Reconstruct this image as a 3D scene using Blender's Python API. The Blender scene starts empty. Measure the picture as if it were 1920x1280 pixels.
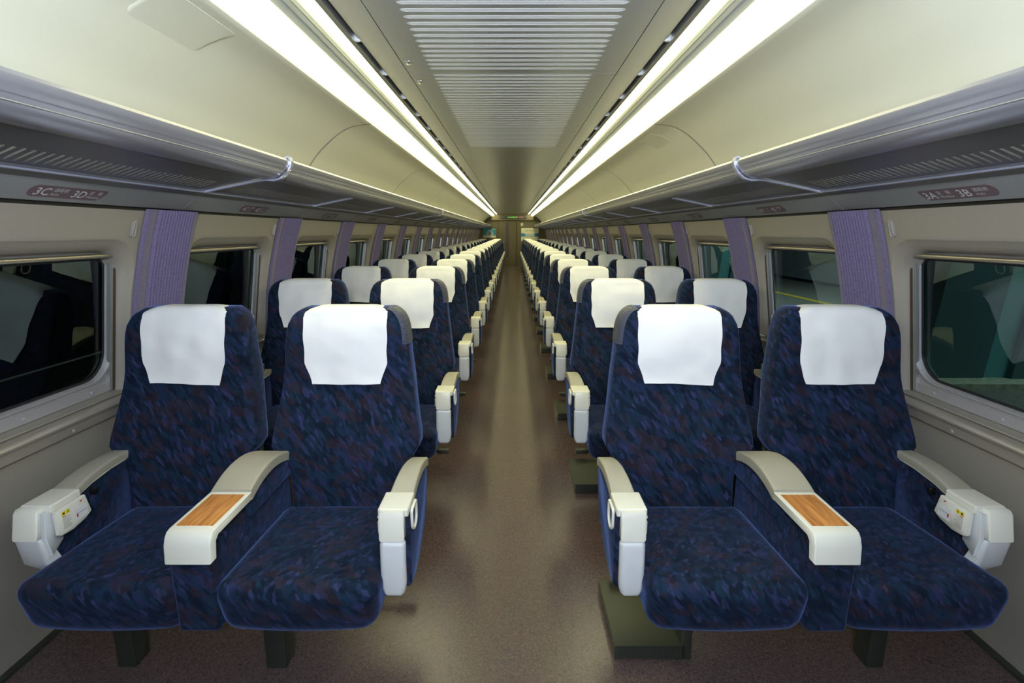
import bpy, bmesh, math, random
from math import sin, cos, pi, radians, atan, sqrt
random.seed(7)
sc = bpy.context.scene
C = sc.collection

# ------------------------------------------------------------------ camera, world, light, exposure
P = 1.16                      # seat pitch
H = 1.40                      # camera height
cam_d = bpy.data.cameras.new('camera'); cam = bpy.data.objects.new('camera', cam_d); C.objects.link(cam)
cam_d.sensor_width = 36; cam_d.lens = 36 * 1000 / 1920; cam_d.clip_start = 0.05; cam_d.clip_end = 200
cam.location = (0, 0, H)
cam.rotation_euler = (radians(90) - atan(205 / 1000), 0, atan(1.0 / 1000))
sc.camera = cam
w = bpy.data.worlds.new('night'); sc.world = w; w.use_nodes = True
w.node_tree.nodes['Background'].inputs[0].default_value = (0.010, 0.014, 0.020, 1)
w.node_tree.nodes['Background'].inputs[1].default_value = 0.12
sc.view_settings.view_transform = 'Standard'; sc.view_settings.look = 'None'
sc.view_settings.gamma = 1.0; sc.view_settings.use_curve_mapping = False
sc.view_settings.exposure = 0.0
LAMP_COL = (1.0, 0.94, 0.50); LAMP_E = 15.0
def area(name, loc, rot, sx, sy, e, col):
    d = bpy.data.lights.new(name, 'AREA'); d.shape = 'RECTANGLE'; d.size = sx; d.size_y = sy; d.energy = e; d.color = col
    o = bpy.data.objects.new(name, d); C.objects.link(o); o.location = loc; o.rotation_euler = rot
    return o
# the photographer's diffused flash, just behind and above the camera
area('camera_flash', (0, -0.30, 1.62), (radians(108), 0, 0), 0.45, 0.25, 44, (0.80, 0.87, 1.0))
area('camera_flash_bounced', (0, -0.55, 1.70), (radians(165), 0, 0), 0.3, 0.3, 120, (0.80, 0.92, 1.0))
# added fill light outside: platform on the right, track on the left
area('platform_fill', (6.2, 7.5, 3.4), (0, 0, 0), 0.4, 12, 300, (0.75, 1.0, 0.92))
area('track_fill', (-6.5, 9.0, 4.5), (0, 0, 0), 0.4, 14, 14, (0.85, 0.95, 1.0))

# ------------------------------------------------------------------ materials
def nodes(name):
    m = bpy.data.materials.new(name); m.use_nodes = True
    nt = m.node_tree; return m, nt, nt.nodes['Principled BSDF']
def mat(name, col, rough=0.5, metal=0.0, bump=0.0, bscale=300, var=0.0, spec=0.5):
    m, nt, b = nodes(name)
    b.inputs['Base Color'].default_value = (*col, 1); b.inputs['Roughness'].default_value = rough
    b.inputs['Metallic'].default_value = metal; b.inputs['Specular IOR Level'].default_value = spec
    tc = nt.nodes.new('ShaderNodeTexCoord')
    n = nt.nodes.new('ShaderNodeTexNoise'); n.inputs['Scale'].default_value = bscale; n.inputs['Detail'].default_value = 3
    nt.links.new(tc.outputs['Object'], n.inputs['Vector'])
    if bump > 0:
        bp = nt.nodes.new('ShaderNodeBump'); bp.inputs['Strength'].default_value = bump; bp.inputs['Distance'].default_value = 0.001
        nt.links.new(n.outputs[0], bp.inputs['Height']); nt.links.new(bp.outputs[0], b.inputs['Normal'])
    if var > 0:
        r = nt.nodes.new('ShaderNodeValToRGB')
        r.color_ramp.elements[0].position = 0.3; r.color_ramp.elements[1].position = 0.7
        r.color_ramp.elements[0].color = (*[c * (1 - var) for c in col], 1)
        r.color_ramp.elements[1].color = (*[min(1, c * (1 + var)) for c in col], 1)
        nt.links.new(n.outputs[0], r.inputs[0]); nt.links.new(r.outputs[0], b.inputs['Base Color'])
    return m
def emis(name, col, s):
    m, nt, b = nodes(name)
    b.inputs['Base Color'].default_value = (*col, 1)
    b.inputs['Emission Color'].default_value = (*col, 1); b.inputs['Emission Strength'].default_value = s
    return m
M = {}
M['cove'] = mat('cream_cove_panel', (0.80, 0.79, 0.66), 0.38, bump=0.03, bscale=60)
M['wall'] = mat('speckled_grey_wall', (0.295, 0.270, 0.232), 0.55, bump=0.15, bscale=900, var=0.10)
M['valance'] = mat('satin_grey_valance', (0.33, 0.34, 0.33), 0.40, metal=0.25, bump=0.03, bscale=200)
M['rack_edge'] = mat('anodised_rack_edge', (0.36, 0.36, 0.41), 0.28, metal=0.5)
M['rack_panel'] = mat('dark_rack_panel', (0.17, 0.17, 0.19), 0.38, metal=0.35)
M['rack_bar'] = mat('lilac_rack_bracket', (0.46, 0.48, 0.62), 0.3, metal=0.5)
M['ceil'] = mat('silver_grey_ceiling', (0.46, 0.48, 0.52), 0.30, metal=0.50, bump=0.02, bscale=40)
M['louvre'] = mat('white_louvre', (0.86, 0.88, 0.95), 0.5)
M['black'] = mat('black_gap', (0.012, 0.010, 0.008), 0.6)
M['alu'] = mat('brushed_aluminium', (0.62, 0.63, 0.62), 0.28, metal=0.8)
M['divider'] = mat('grey_light_divider', (0.33, 0.37, 0.42), 0.35, metal=0.2)
M['lamp'] = emis('glowing_diffuser', LAMP_COL, LAMP_E)
M['sill'] = mat('bronze_grey_sill', (0.38, 0.345, 0.29), 0.30, metal=0.35)
M['frame'] = mat('grey_window_frame', (0.42, 0.41, 0.42), 0.35, metal=0.3)
M['guide'] = mat('blind_guide_metal', (0.40, 0.36, 0.30), 0.28, metal=0.8)
M['bronze'] = mat('dark_bronze_edge', (0.085, 0.058, 0.036), 0.4, metal=0.2)
M['gasket'] = mat('black_gasket', (0.01, 0.012, 0.014), 0.5)
M['beige'] = mat('beige_armrest_pad', (0.35, 0.33, 0.26), 0.45, bump=0.1, bscale=900)
M['ivory'] = mat('ivory_plastic', (0.68, 0.67, 0.58), 0.38, bump=0.05, bscale=700)
M['greyplastic'] = mat('pale_grey_plastic', (0.60, 0.62, 0.63), 0.38, bump=0.05, bscale=700)
M['pedestal'] = mat('olive_grey_pedestal', (0.048, 0.055, 0.038), 0.38, metal=0.3, bump=0.05, bscale=500)
M['leg'] = mat('dark_grey_leg', (0.036, 0.042, 0.034), 0.45, metal=0.3)
M['plum'] = mat('plum_label', (0.16, 0.105, 0.11), 0.5)
M['white_print'] = mat('white_print', (0.68, 0.68, 0.70), 0.5)
M['grey_print'] = mat('grey_print', (0.22, 0.22, 0.21), 0.6)
M['red_print'] = mat('red_print', (0.45, 0.02, 0.03), 0.5)
M['yellow_print'] = mat('yellow_print', (0.78, 0.62, 0.02), 0.5)
M['knob'] = mat('black_knob', (0.008, 0.008, 0.008), 0.3)
M['endwall'] = mat('brown_end_wall', (0.105, 0.085, 0.045), 0.5, bump=0.05, bscale=300)
M['door'] = mat('brown_door', (0.10, 0.082, 0.042), 0.45)
M['purple_strip'] = mat('purple_door_strip', (0.05, 0.035, 0.06), 0.4)
M['blue'] = mat('poster_blue', (0.02, 0.22, 0.48), 0.5)
M['teal_poster'] = mat('poster_teal', (0.02, 0.25, 0.36), 0.5)
M['paper'] = mat('poster_paper', (0.66, 0.66, 0.52), 0.6)
M['pale_blue'] = mat('poster_pale_blue', (0.33, 0.45, 0.58), 0.5)
M['led_green'] = emis('green_led', (0.35, 0.9, 0.15), 0.9)
M['led_red'] = emis('red_led', (0.9, 0.30, 0.22), 0.7)
M['display'] = mat('dark_display', (0.03, 0.035, 0.06), 0.3)
M['steel'] = mat('bright_steel', (0.55, 0.55, 0.52), 0.25, metal=0.9)

def cover_mat():
    m, nt, b = nodes('white_headrest_cloth')
    b.inputs['Base Color'].default_value = (0.82, 0.82, 0.81, 1); b.inputs['Roughness'].default_value = 0.85
    tc = nt.nodes.new('ShaderNodeTexCoord'); oi = nt.nodes.new('ShaderNodeObjectInfo')
    add = nt.nodes.new('ShaderNodeVectorMath'); add.operation = 'ADD'
    sc_ = nt.nodes.new('ShaderNodeVectorMath'); sc_.operation = 'SCALE'; sc_.inputs['Scale'].default_value = 20
    comb = nt.nodes.new('ShaderNodeCombineXYZ')
    for k in range(3): nt.links.new(oi.outputs['Random'], comb.inputs[k])
    nt.links.new(comb.outputs[0], sc_.inputs[0]); nt.links.new(tc.outputs['Object'], add.inputs[0]); nt.links.new(sc_.outputs[0], add.inputs[1])
    n1 = nt.nodes.new('ShaderNodeTexNoise'); n1.inputs['Scale'].default_value = 6; n1.inputs['Detail'].default_value = 1.5
    nt.links.new(add.outputs[0], n1.inputs['Vector'])
    bp = nt.nodes.new('ShaderNodeBump'); bp.inputs['Strength'].default_value = 0.8; bp.inputs['Distance'].default_value = 0.035
    nt.links.new(n1.outputs[0], bp.inputs['Height']); nt.links.new(bp.outputs[0], b.inputs['Normal'])
    return m
M['cloth'] = cover_mat()

def fabric_mat():
    m, nt, b = nodes('navy_patterned_moquette')
    L = nt.links.new
    def N(t): return nt.nodes.new(t)
    tc = N('ShaderNodeTexCoord'); oi = N('ShaderNodeObjectInfo')
    comb = N('ShaderNodeCombineXYZ')
    for k in range(3): L(oi.outputs['Random'], comb.inputs[k])
    s1 = N('ShaderNodeVectorMath'); s1.operation = 'SCALE'; s1.inputs['Scale'].default_value = 13; L(comb.outputs[0], s1.inputs[0])
    add = N('ShaderNodeVectorMath'); add.operation = 'ADD'; L(tc.outputs['Object'], add.inputs[0]); L(s1.outputs[0], add.inputs[1])
    nd = N('ShaderNodeTexNoise'); nd.inputs['Scale'].default_value = 7; nd.inputs['Detail'].default_value = 2; L(add.outputs[0], nd.inputs['Vector'])
    sub = N('ShaderNodeVectorMath'); sub.operation = 'SUBTRACT'; sub.inputs[1].default_value = (0.5, 0.5, 0.5); L(nd.outputs['Color'], sub.inputs[0])
    sc2 = N('ShaderNodeVectorMath'); sc2.operation = 'SCALE'; sc2.inputs['Scale'].default_value = 0.030; L(sub.outputs[0], sc2.inputs[0])
    a2 = N('ShaderNodeVectorMath'); a2.operation = 'ADD'; L(add.outputs[0], a2.inputs[0]); L(sc2.outputs[0], a2.inputs[1])
    rnd = []
    for rot, scl in (((0.0, 0.62, 0.25), (115, 60, 30)), ((0.0, 0.80, 0.5), (62, 40, 20)), ((0.3, 1.0, 0.3), (40, 32, 20))):
        rr = N('ShaderNodeMapping'); rr.inputs['Rotation'].default_value = rot; L(a2.outputs[0], rr.inputs['Vector'])
        mp = N('ShaderNodeMapping'); mp.inputs['Scale'].default_value = scl; L(rr.outputs[0], mp.inputs['Vector'])
        v = N('ShaderNodeTexVoronoi'); v.feature = 'SMOOTH_F1'; v.inputs['Smoothness'].default_value = 0.45; v.inputs['Scale'].default_value = 1; v.inputs['Randomness'].default_value = 0.9; L(mp.outputs[0], v.inputs['Vector'])
        sp = N('ShaderNodeSeparateColor'); L(v.outputs['Color'], sp.inputs[0]); rnd.append(sp)
    def ramp(stops, src, interp='LINEAR'):
        r = N('ShaderNodeValToRGB'); r.color_ramp.interpolation = interp
        e = r.color_ramp.elements
        e[0].position, e[0].color = stops[0][0], (*stops[0][1], 1); e[1].position, e[1].color = stops[-1][0], (*stops[-1][1], 1)
        for p_, c_ in stops[1:-1]:
            k = e.new(p_); k.color = (*c_, 1)
        L(src, r.inputs[0]); return r
    base = ramp([(0, (0.0027, 0.0060, 0.0147)), (0.35, (0.0046, 0.0118, 0.0282)), (0.6, (0.0067, 0.0210, 0.0426)), (0.85, (0.0101, 0.0171, 0.0516)), (1, (0.0218, 0.0249, 0.0766))], rnd[1].outputs[0])
    strokes = ramp([(0, (0.0025, 0.0054, 0.0132)), (0.40, (0.0035, 0.0092, 0.0226)), (0.55, (0.0084, 0.0249, 0.0506)), (0.75, (0.0193, 0.0258, 0.0746)), (1, (0.0370, 0.0403, 0.1125))], rnd[0].outputs[0])
    pick = ramp([(0.46, (0, 0, 0)), (0.56, (1, 1, 1))], rnd[0].outputs[2])
    mx = N('ShaderNodeMix'); mx.data_type = 'RGBA'; pk = N('ShaderNodeMath'); pk.operation = 'MULTIPLY_ADD'; pk.inputs[1].default_value = 0.6; pk.inputs[2].default_value = 0.1
    L(pick.outputs[0], pk.inputs[0]); L(pk.outputs[0], mx.inputs[0])
    L(base.outputs[0], mx.inputs[6]); L(strokes.outputs[0], mx.inputs[7])
    bm_ = ramp([(0.60, (0, 0, 0)), (0.72, (1, 1, 1))], rnd[2].outputs[1])
    brown = N('ShaderNodeMix'); brown.data_type = 'RGBA'; brown.inputs[7].default_value = (0.030, 0.015, 0.017, 1)
    ml = N('ShaderNodeMath'); ml.operation = 'MULTIPLY'; ml.inputs[1].default_value = 0.42; L(bm_.outputs[0], ml.inputs[0])
    L(ml.outputs[0], brown.inputs[0]); L(mx.outputs[2], brown.inputs[6])
    L(brown.outputs[2], b.inputs['Base Color'])
    b.inputs['Roughness'].default_value = 0.85; b.inputs['Specular IOR Level'].default_value = 0.15
    b.inputs['Sheen Weight'].default_value = 0.32; b.inputs['Sheen Roughness'].default_value = 0.35
    b.inputs['Sheen Tint'].default_value = (0.28, 0.42, 1.0, 1)
    nf = N('ShaderNodeTexNoise'); nf.inputs['Scale'].default_value = 700; L(tc.outputs['Object'], nf.inputs['Vector'])
    bp = N('ShaderNodeBump'); bp.inputs['Strength'].default_value = 0.25; bp.inputs['Distance'].default_value = 0.001
    L(nf.outputs[0], bp.inputs['Height']); L(bp.outputs[0], b.inputs['Normal'])
    return m
M['fabric'] = fabric_mat()

def ribbed(name, col, axis, scale):
    m, nt, b = nodes(name)
    b.inputs['Base Color'].default_value = (*col, 1); b.inputs['Roughness'].default_value = 0.6
    tc = nt.nodes.new('ShaderNodeTexCoord'); wv = nt.nodes.new('ShaderNodeTexWave'); wv.bands_direction = axis
    wv.inputs['Scale'].default_value = scale
    nt.links.new(tc.outputs['Object'], wv.inputs['Vector'])
    bp = nt.nodes.new('ShaderNodeBump'); bp.inputs['Strength'].default_value = 0.7; bp.inputs['Distance'].default_value = 0.002
    nt.links.new(wv.outputs[0], bp.inputs['Height']); nt.links.new(bp.outputs[0], b.inputs['Normal'])
    return m
M['grip'] = ribbed('ribbed_grip_cloth', (0.045, 0.05, 0.085), 'Z', 60)

def curtain_mat():
    m, nt, b = nodes('purple_curtain_weave')
    b.inputs['Roughness'].default_value = 0.9
    tc = nt.nodes.new('ShaderNodeTexCoord')
    mp = nt.nodes.new('ShaderNodeMapping'); mp.inputs['Scale'].default_value = (150, 150, 220); nt.links.new(tc.outputs['Object'], mp.inputs['Vector'])
    v = nt.nodes.new('ShaderNodeTexVoronoi'); v.inputs['Scale'].default_value = 1; nt.links.new(mp.outputs[0], v.inputs['Vector'])
    r = nt.nodes.new('ShaderNodeValToRGB')
    r.color_ramp.elements[0].color = (0.185, 0.155, 0.295, 1); r.color_ramp.elements[1].color = (0.115, 0.092, 0.18, 1)
    nt.links.new(v.outputs['Distance'], r.inputs[0]); nt.links.new(r.outputs[0], b.inputs['Base Color'])
    bp = nt.nodes.new('ShaderNodeBump'); bp.inputs['Strength'].default_value = 0.4; bp.inputs['Distance'].default_value = 0.001
    nt.links.new(v.outputs['Distance'], bp.inputs['Height']); nt.links.new(bp.outputs[0], b.inputs['Normal'])
    b.inputs['Sheen Weight'].default_value = 0.2
    return m
M['curtain'] = curtain_mat()

def floor_mat():
    m, nt, b = nodes('speckled_brown_floor')
    L = nt.links.new
    tc = nt.nodes.new('ShaderNodeTexCoord')
    mp = nt.nodes.new('ShaderNodeMapping'); mp.inputs['Rotation'].default_value = (0, 0, 0.7); L(tc.outputs['Object'], mp.inputs['Vector'])
    n1 = nt.nodes.new('ShaderNodeTexNoise'); n1.inputs['Scale'].default_value = 150; n1.inputs['Detail'].default_value = 4; n1.inputs['Distortion'].default_value = 1.5
    L(mp.outputs[0], n1.inputs['Vector'])
    r = nt.nodes.new('ShaderNodeValToRGB'); e = r.color_ramp.elements
    e[0].position = 0.28; e[0].color = (0.036, 0.022, 0.027, 1); e[1].position = 0.72; e[1].color = (0.150, 0.106, 0.096, 1)
    L(n1.outputs[0], r.inputs[0])
    v = nt.nodes.new('ShaderNodeTexVoronoi'); v.inputs['Scale'].default_value = 26; v.inputs['Randomness'].default_value = 1.0; L(mp.outputs[0], v.inputs['Vector'])
    r2 = nt.nodes.new('ShaderNodeValToRGB'); e = r2.color_ramp.elements
    e[0].position = 0.13; e[0].color = (1, 1, 1, 1); e[1].position = 0.26; e[1].color = (0, 0, 0, 1)
    L(v.outputs['Distance'], r2.inputs[0])
    ml = nt.nodes.new('ShaderNodeMath'); ml.operation = 'MULTIPLY'; ml.inputs[1].default_value = 0.45; L(r2.outputs[0], ml.inputs[0])
    mx = nt.nodes.new('ShaderNodeMix'); mx.data_type = 'RGBA'; mx.inputs[7].default_value = (0.05, 0.045, 0.045, 1)
    L(ml.outputs[0], mx.inputs[0]); L(r.outputs[0], mx.inputs[6]); L(mx.outputs[2], b.inputs['Base Color'])
    b.inputs['Roughness'].default_value = 0.15; b.inputs['Specular IOR Level'].default_value = 0.75
    n2 = nt.nodes.new('ShaderNodeTexNoise'); n2.inputs['Scale'].default_value = 320; n2.inputs['Distortion'].default_value = 2; L(mp.outputs[0], n2.inputs['Vector'])
    bp = nt.nodes.new('ShaderNodeBump'); bp.inputs['Strength'].default_value = 0.30; bp.inputs['Distance'].default_value = 0.001
    L(n2.outputs[0], bp.inputs['Height']); L(bp.outputs[0], b.inputs['Normal'])
    return m
M['floor'] = floor_mat()

def wood_mat():
    m, nt, b = nodes('orange_wood_veneer')
    L = nt.links.new
    tc = nt.nodes.new('ShaderNodeTexCoord')
    mp = nt.nodes.new('ShaderNodeMapping'); mp.inputs['Scale'].default_value = (90, 9, 40); L(tc.outputs['Object'], mp.inputs['Vector'])
    n = nt.nodes.new('ShaderNodeTexNoise'); n.inputs['Scale'].default_value = 1; n.inputs['Detail'].default_value = 4; n.inputs['Distortion'].default_value = 0.6; L(mp.outputs[0], n.inputs['Vector'])
    r = nt.nodes.new('ShaderNodeValToRGB'); e = r.color_ramp.elements
    e[0].position = 0.3; e[0].color = (0.30, 0.10, 0.018, 1); e[1].position = 0.65; e[1].color = (0.60, 0.26, 0.06, 1)
    L(n.outputs[0], r.inputs[0]); L(r.outputs[0], b.inputs['Base Color']); b.inputs['Roughness'].default_value = 0.4
    return m
M['wood'] = wood_mat()

def glass_mat():
    m = bpy.data.materials.new('window_glass'); m.use_nodes = True; nt = m.node_tree; nt.nodes.clear()
    out = nt.nodes.new('ShaderNodeOutputMaterial'); mx = nt.nodes.new('ShaderNodeMixShader')
    t = nt.nodes.new('ShaderNodeBsdfTransparent'); t.inputs[0].default_value = (0.62, 0.72, 0.70, 1)
    g = nt.nodes.new('ShaderNodeBsdfGlossy'); g.inputs['Roughness'].default_value = 0.0; g.inputs[0].default_value = (0.72, 0.9, 0.85, 1)
    # two-pane reflectance, the same from either side of the pane
    ge = nt.nodes.new('ShaderNodeNewGeometry'); dt = nt.nodes.new('ShaderNodeVectorMath'); dt.operation = 'DOT_PRODUCT'
    nt.links.new(ge.outputs['Normal'], dt.inputs[0]); nt.links.new(ge.outputs['Incoming'], dt.inputs[1])
    def MA(op, a, b=None):
        n_ = nt.nodes.new('ShaderNodeMath'); n_.operation = op
        for k, v_ in ((0, a), (1, b)):
            if v_ is None: continue
            if isinstance(v_, (int, float)): n_.inputs[k].default_value = v_
            else: nt.links.new(v_, n_.inputs[k])
        return n_.outputs[0]
    f = MA('ADD', MA('MULTIPLY', MA('POWER', MA('SUBTRACT', 1.0, MA('ABSOLUTE', dt.outputs['Value'])), 5.0), 0.9), 0.085)
    nt.links.new(f, mx.inputs[0]); nt.links.new(t.outputs[0], mx.inputs[1]); nt.links.new(g.outputs[0], mx.inputs[2])
    nt.links.new(mx.outputs[0], out.inputs[0])
    return m
M['glass'] = glass_mat()

# ------------------------------------------------------------------ helpers
def mesh_obj(name, verts, faces, m, parent=None, smooth=None, loc=None):
    me = bpy.data.meshes.new(name); me.from_pydata([tuple(v) for v in verts], [], faces)
    bm = bmesh.new(); bm.from_mesh(me); bmesh.ops.remove_doubles(bm, verts=bm.verts, dist=1e-5)
    bmesh.ops.recalc_face_normals(bm, faces=bm.faces); bm.to_mesh(me); bm.free()
    if smooth is not None:
        me.polygons.foreach_set('use_smooth', [True] * len(me.polygons)); me.set_sharp_from_angle(angle=radians(smooth))
    me.materials.append(m if not isinstance(m, str) else M[m])
    o = bpy.data.objects.new(name, me); C.objects.link(o)
    if parent: o.parent = parent
    if loc: o.location = loc
    return o
def empty(name, loc=(0, 0, 0), parent=None):
    o = bpy.data.objects.new(name, None); C.objects.link(o); o.location = loc; o.empty_display_size = 0.1
    if parent: o.parent = parent
    return o
def tag(o, label=None, cat=None, group=None, kind=None):
    if label: o['label'] = label
    if cat: o['category'] = cat
    if group: o['group'] = group
    if kind: o['kind'] = kind
    return o
def again(o, parent=None, loc=None):
    c = o.copy(); C.objects.link(c); c.parent = parent
    if loc is not None: c.location = loc
    return c
def copy_tree(o, parent=None):
    c = o.copy(); C.objects.link(c); c.parent = parent
    for ch in list(o.children): copy_tree(ch, c)
    return c
class MB:
    def __init__(s): s.v = []; s.f = []
    def add(s, vs, fs):
        n = len(s.v); s.v += [tuple(v) for v in vs]; s.f += [tuple(i + n for i in f) for f in fs]; return s
    def box(s, x0, x1, y0, y1, z0, z1):
        return s.add([(x0, y0, z0), (x1, y0, z0), (x1, y1, z0), (x0, y1, z0), (x0, y0, z1), (x1, y0, z1), (x1, y1, z1), (x0, y1, z1)],
                     [(0, 3, 2, 1), (4, 5, 6, 7), (0, 1, 5, 4), (1, 2, 6, 5), (2, 3, 7, 6), (3, 0, 4, 7)])
    def prism(s, pts, axis, a0, a1):
        """closed polygon pts (2D) swept along axis from a0 to a1"""
        n = len(pts); vs = []
        for a in (a0, a1):
            for p in pts:
                vs.append({'x': (a, p[0], p[1]), 'y': (p[0], a, p[1]), 'z': (p[0], p[1], a)}[axis])
        return s.add(vs, [tuple(range(n)), tuple(range(2 * n - 1, n - 1, -1))] + [(i, (i + 1) % n, n + (i + 1) % n, n + i) for i in range(n)])
    def sheet(s, pts, y0, y1):
        """open profile pts (x,z) swept in y"""
        n = len(pts)
        return s.add([(p[0], y0, p[1]) for p in pts] + [(p[0], y1, p[1]) for p in pts], [(i, i + 1, n + i + 1, n + i) for i in range(n - 1)])
    def rbox(s, x0, x1, y0, y1, z0, z1, r, n=3, fn=None, div=(1, 1, 1)):
        """rounded box, optional deform fn(x,y,z)"""
        c = ((x0 + x1) / 2, (y0 + y1) / 2, (z0 + z1) / 2); h = ((x1 - x0) / 2, (y1 - y0) / 2, (z1 - z0) / 2)
        r = min(r, min(h) * 0.98)
        ax = []
        for k in range(3):
            a = [-h[k] + r * (1 - cos(pi / 2 * i / n)) * 1.0 for i in range(n + 1)]
            a = [-h[k] + r * i / n for i in range(n + 1)]
            inner = [(-h[k] + r) + (2 * (h[k] - r)) * i / div[k] for i in range(1, div[k])]
            ax.append(a + inner + [-t for t in reversed(a)])
        def pt(p):
            q = [max(-(h[k] - r), min(h[k] - r, p[k])) for k in range(3)]
            d = [p[k] - q[k] for k in range(3)]; l = sqrt(sum(t * t for t in d))
            if l > 1e-9: p = [q[k] + d[k] / l * r for k in range(3)]
            P_ = [p[k] + c[k] for k in range(3)]
            return fn(*P_) if fn else tuple(P_)
        for k in range(3):
            i, j = (k + 1) % 3, (k + 2) % 3
            for sg in (-1, 1):
                A, B = ax[i], ax[j]; vs = []
                for a in A:
                    for b in B:
                        p = [0, 0, 0]; p[k] = sg * h[k]; p[i] = a; p[j] = b; vs.append(pt(p))
                nb = len(B); fs = []
                for a in range(len(A) - 1):
                    for b in range(nb - 1):
                        q = (a * nb + b, a * nb + b + 1, (a + 1) * nb + b + 1, (a + 1) * nb + b)
                        fs.append(q if sg < 0 else q[::-1])
                s.add(vs, fs)
        return s
    def tube(s, pts, r, n=8, closed=False):
        import mathutils
        V = [mathutils.Vector(p) for p in pts]; m = len(V); rings = []
        for i in range(m):
            if closed: d = V[(i + 1) % m] - V[i - 1]
            else: d = V[min(i + 1, m - 1)] - V[max(i - 1, 0)]
            d.normalize(); up = mathutils.Vector((1, 0, 0)) if abs(d.x) < 0.9 else mathutils.Vector((0, 1, 0))
            a = d.cross(up).normalized(); b = d.cross(a)
            rings.append([V[i] + a * (r * cos(2 * pi * k / n)) + b * (r * sin(2 * pi * k / n)) for k in range(n)])
        vs = [p for rg in rings for p in rg]; fs = []
        for i in range(m if closed else m - 1):
            for k in range(n):
                j = (i + 1) % m; fs.append((i * n + k, i * n + (k + 1) % n, j * n + (k + 1) % n, j * n + k))
        if not closed: fs += [tuple(range(n - 1, -1, -1)), tuple((m - 1) * n + k for k in range(n))]
        return s.add(vs, fs)
    def disc(s, c, r, axis, t, n=12):
        """short cylinder"""
        pts = [(r * cos(2 * pi * k / n), r * sin(2 * pi * k / n)) for k in range(n)]
        a = {'x': 0, 'y': 1, 'z': 2}[axis]; o = [i for i in range(3) if i != a]
        return s.prism([(c[o[0]] + p[0], c[o[1]] + p[1]) for p in pts], axis, c[a] - t / 2, c[a] + t / 2)
    def mirror(s, sx):
        if sx < 0: s.v = [(-x, y, z) for x, y, z in s.v]
        return s
    def build(s, name, m, parent=None, smooth=30, loc=None):
        return mesh_obj(name, s.v, s.f, m, parent, smooth, loc)
def interp(tab, t):
    if t <= tab[0][0]: return tab[0][1]
    for (a, va), (b, vb) in zip(tab, tab[1:]):
        if t <= b: return va + (vb - va) * (t - a) / (b - a)
    return tab[-1][1]
def smooth_interp(tab, t):
    """Catmull-Rom through a table"""
    n = len(tab)
    if t <= tab[0][0]: return tab[0][1]
    if t >= tab[-1][0]: return tab[-1][1]
    for i in range(n - 1):
        if t <= tab[i + 1][0]: break
    x0, y0 = tab[i]; x1, y1 = tab[i + 1]; u = (t - x0) / (x1 - x0)
    m0 = (y1 - tab[i - 1][1]) / (x1 - tab[i - 1][0]) if i > 0 else (y1 - y0) / (x1 - x0)
    m1 = (tab[i + 2][1] - y0) / (tab[i + 2][0] - x0) if i + 2 < n else (y1 - y0) / (x1 - x0)
    d = x1 - x0
    return (2 * u**3 - 3 * u * u + 1) * y0 + (u**3 - 2 * u * u + u) * d * m0 + (-2 * u**3 + 3 * u * u) * y1 + (u**3 - u * u) * d * m1
ORD = 'nearest second third fourth fifth sixth seventh eighth ninth tenth eleventh twelfth thirteenth fourteenth fifteenth sixteenth seventeenth eighteenth nineteenth'.split()
def rowtext(k): return ORD[0] + ' row' if k == 0 else ORD[k] + ' row from the camera'
SIDE = {-1: 'left', 1: 'right'}

YB = 2.185                    # a bay boundary (middle of a curtain)
K0, K1 = -3, 18               # bays behind the camera .. to the end wall
Y0, Y1 = YB + K0 * P, YB + K1 * P

# ------------------------------------------------------------------ floor
f = MB().box(-1.66, 1.66, Y0, Y1, -0.05, 0.0).build('floor', 'floor', smooth=None); tag(f, kind='structure')

# ------------------------------------------------------------------ side walls
XW = [(0.0, 1.637), (0.25, 1.60), (0.50, 1.555), (0.72, 1.510), (0.80, 1.503), (0.855, 1.497), (1.04, 1.475), (1.183, 1.447), (1.347, 1.403), (1.42, 1.380), (1.485, 1.357)]
def xw(z): return smooth_interp(XW, z)
def xf(z): return 1.482 + (1.31 - z) * 0.155        # plane of the window frame
def opening(y0, y1, z0, z1, rt, rb, n):
    """points of a rounded rectangle in (y,z), counter-clockwise from bottom-left; n per corner"""
    out = []
    for (cy, cz, r, a0) in ((y0 + rb, z0 + rb, rb, pi), (y1 - rb, z0 + rb, rb, 1.5 * pi), (y1 - rt, z1 - rt, rt, 0), (y0 + rt, z1 - rt, rt, pi / 2)):
        for i in range(n + 1):
            a = a0 + pi / 2 * i / n; out.append((cy + r * cos(a), cz + r * sin(a)))
    return out
def subdiv(pts, m):
    out = []
    for i in range(len(pts)):
        a, b = pts[i], pts[(i + 1) % len(pts)]
        L_ = math.hypot(b[0] - a[0], b[1] - a[1]); k = max(1, int(L_ / m))
        out += [(a[0] + (b[0] - a[0]) * j / k, a[1] + (b[1] - a[1]) * j / k) for j in range(k)]
    return out
OY0, OY1, OZ0, OZ1 = 0.175, P - 0.195, 0.800, 1.345
WY0, WY1, WZ1 = 0.148, P - 0.162, 1.376           # mouth of the rounded recess
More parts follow.
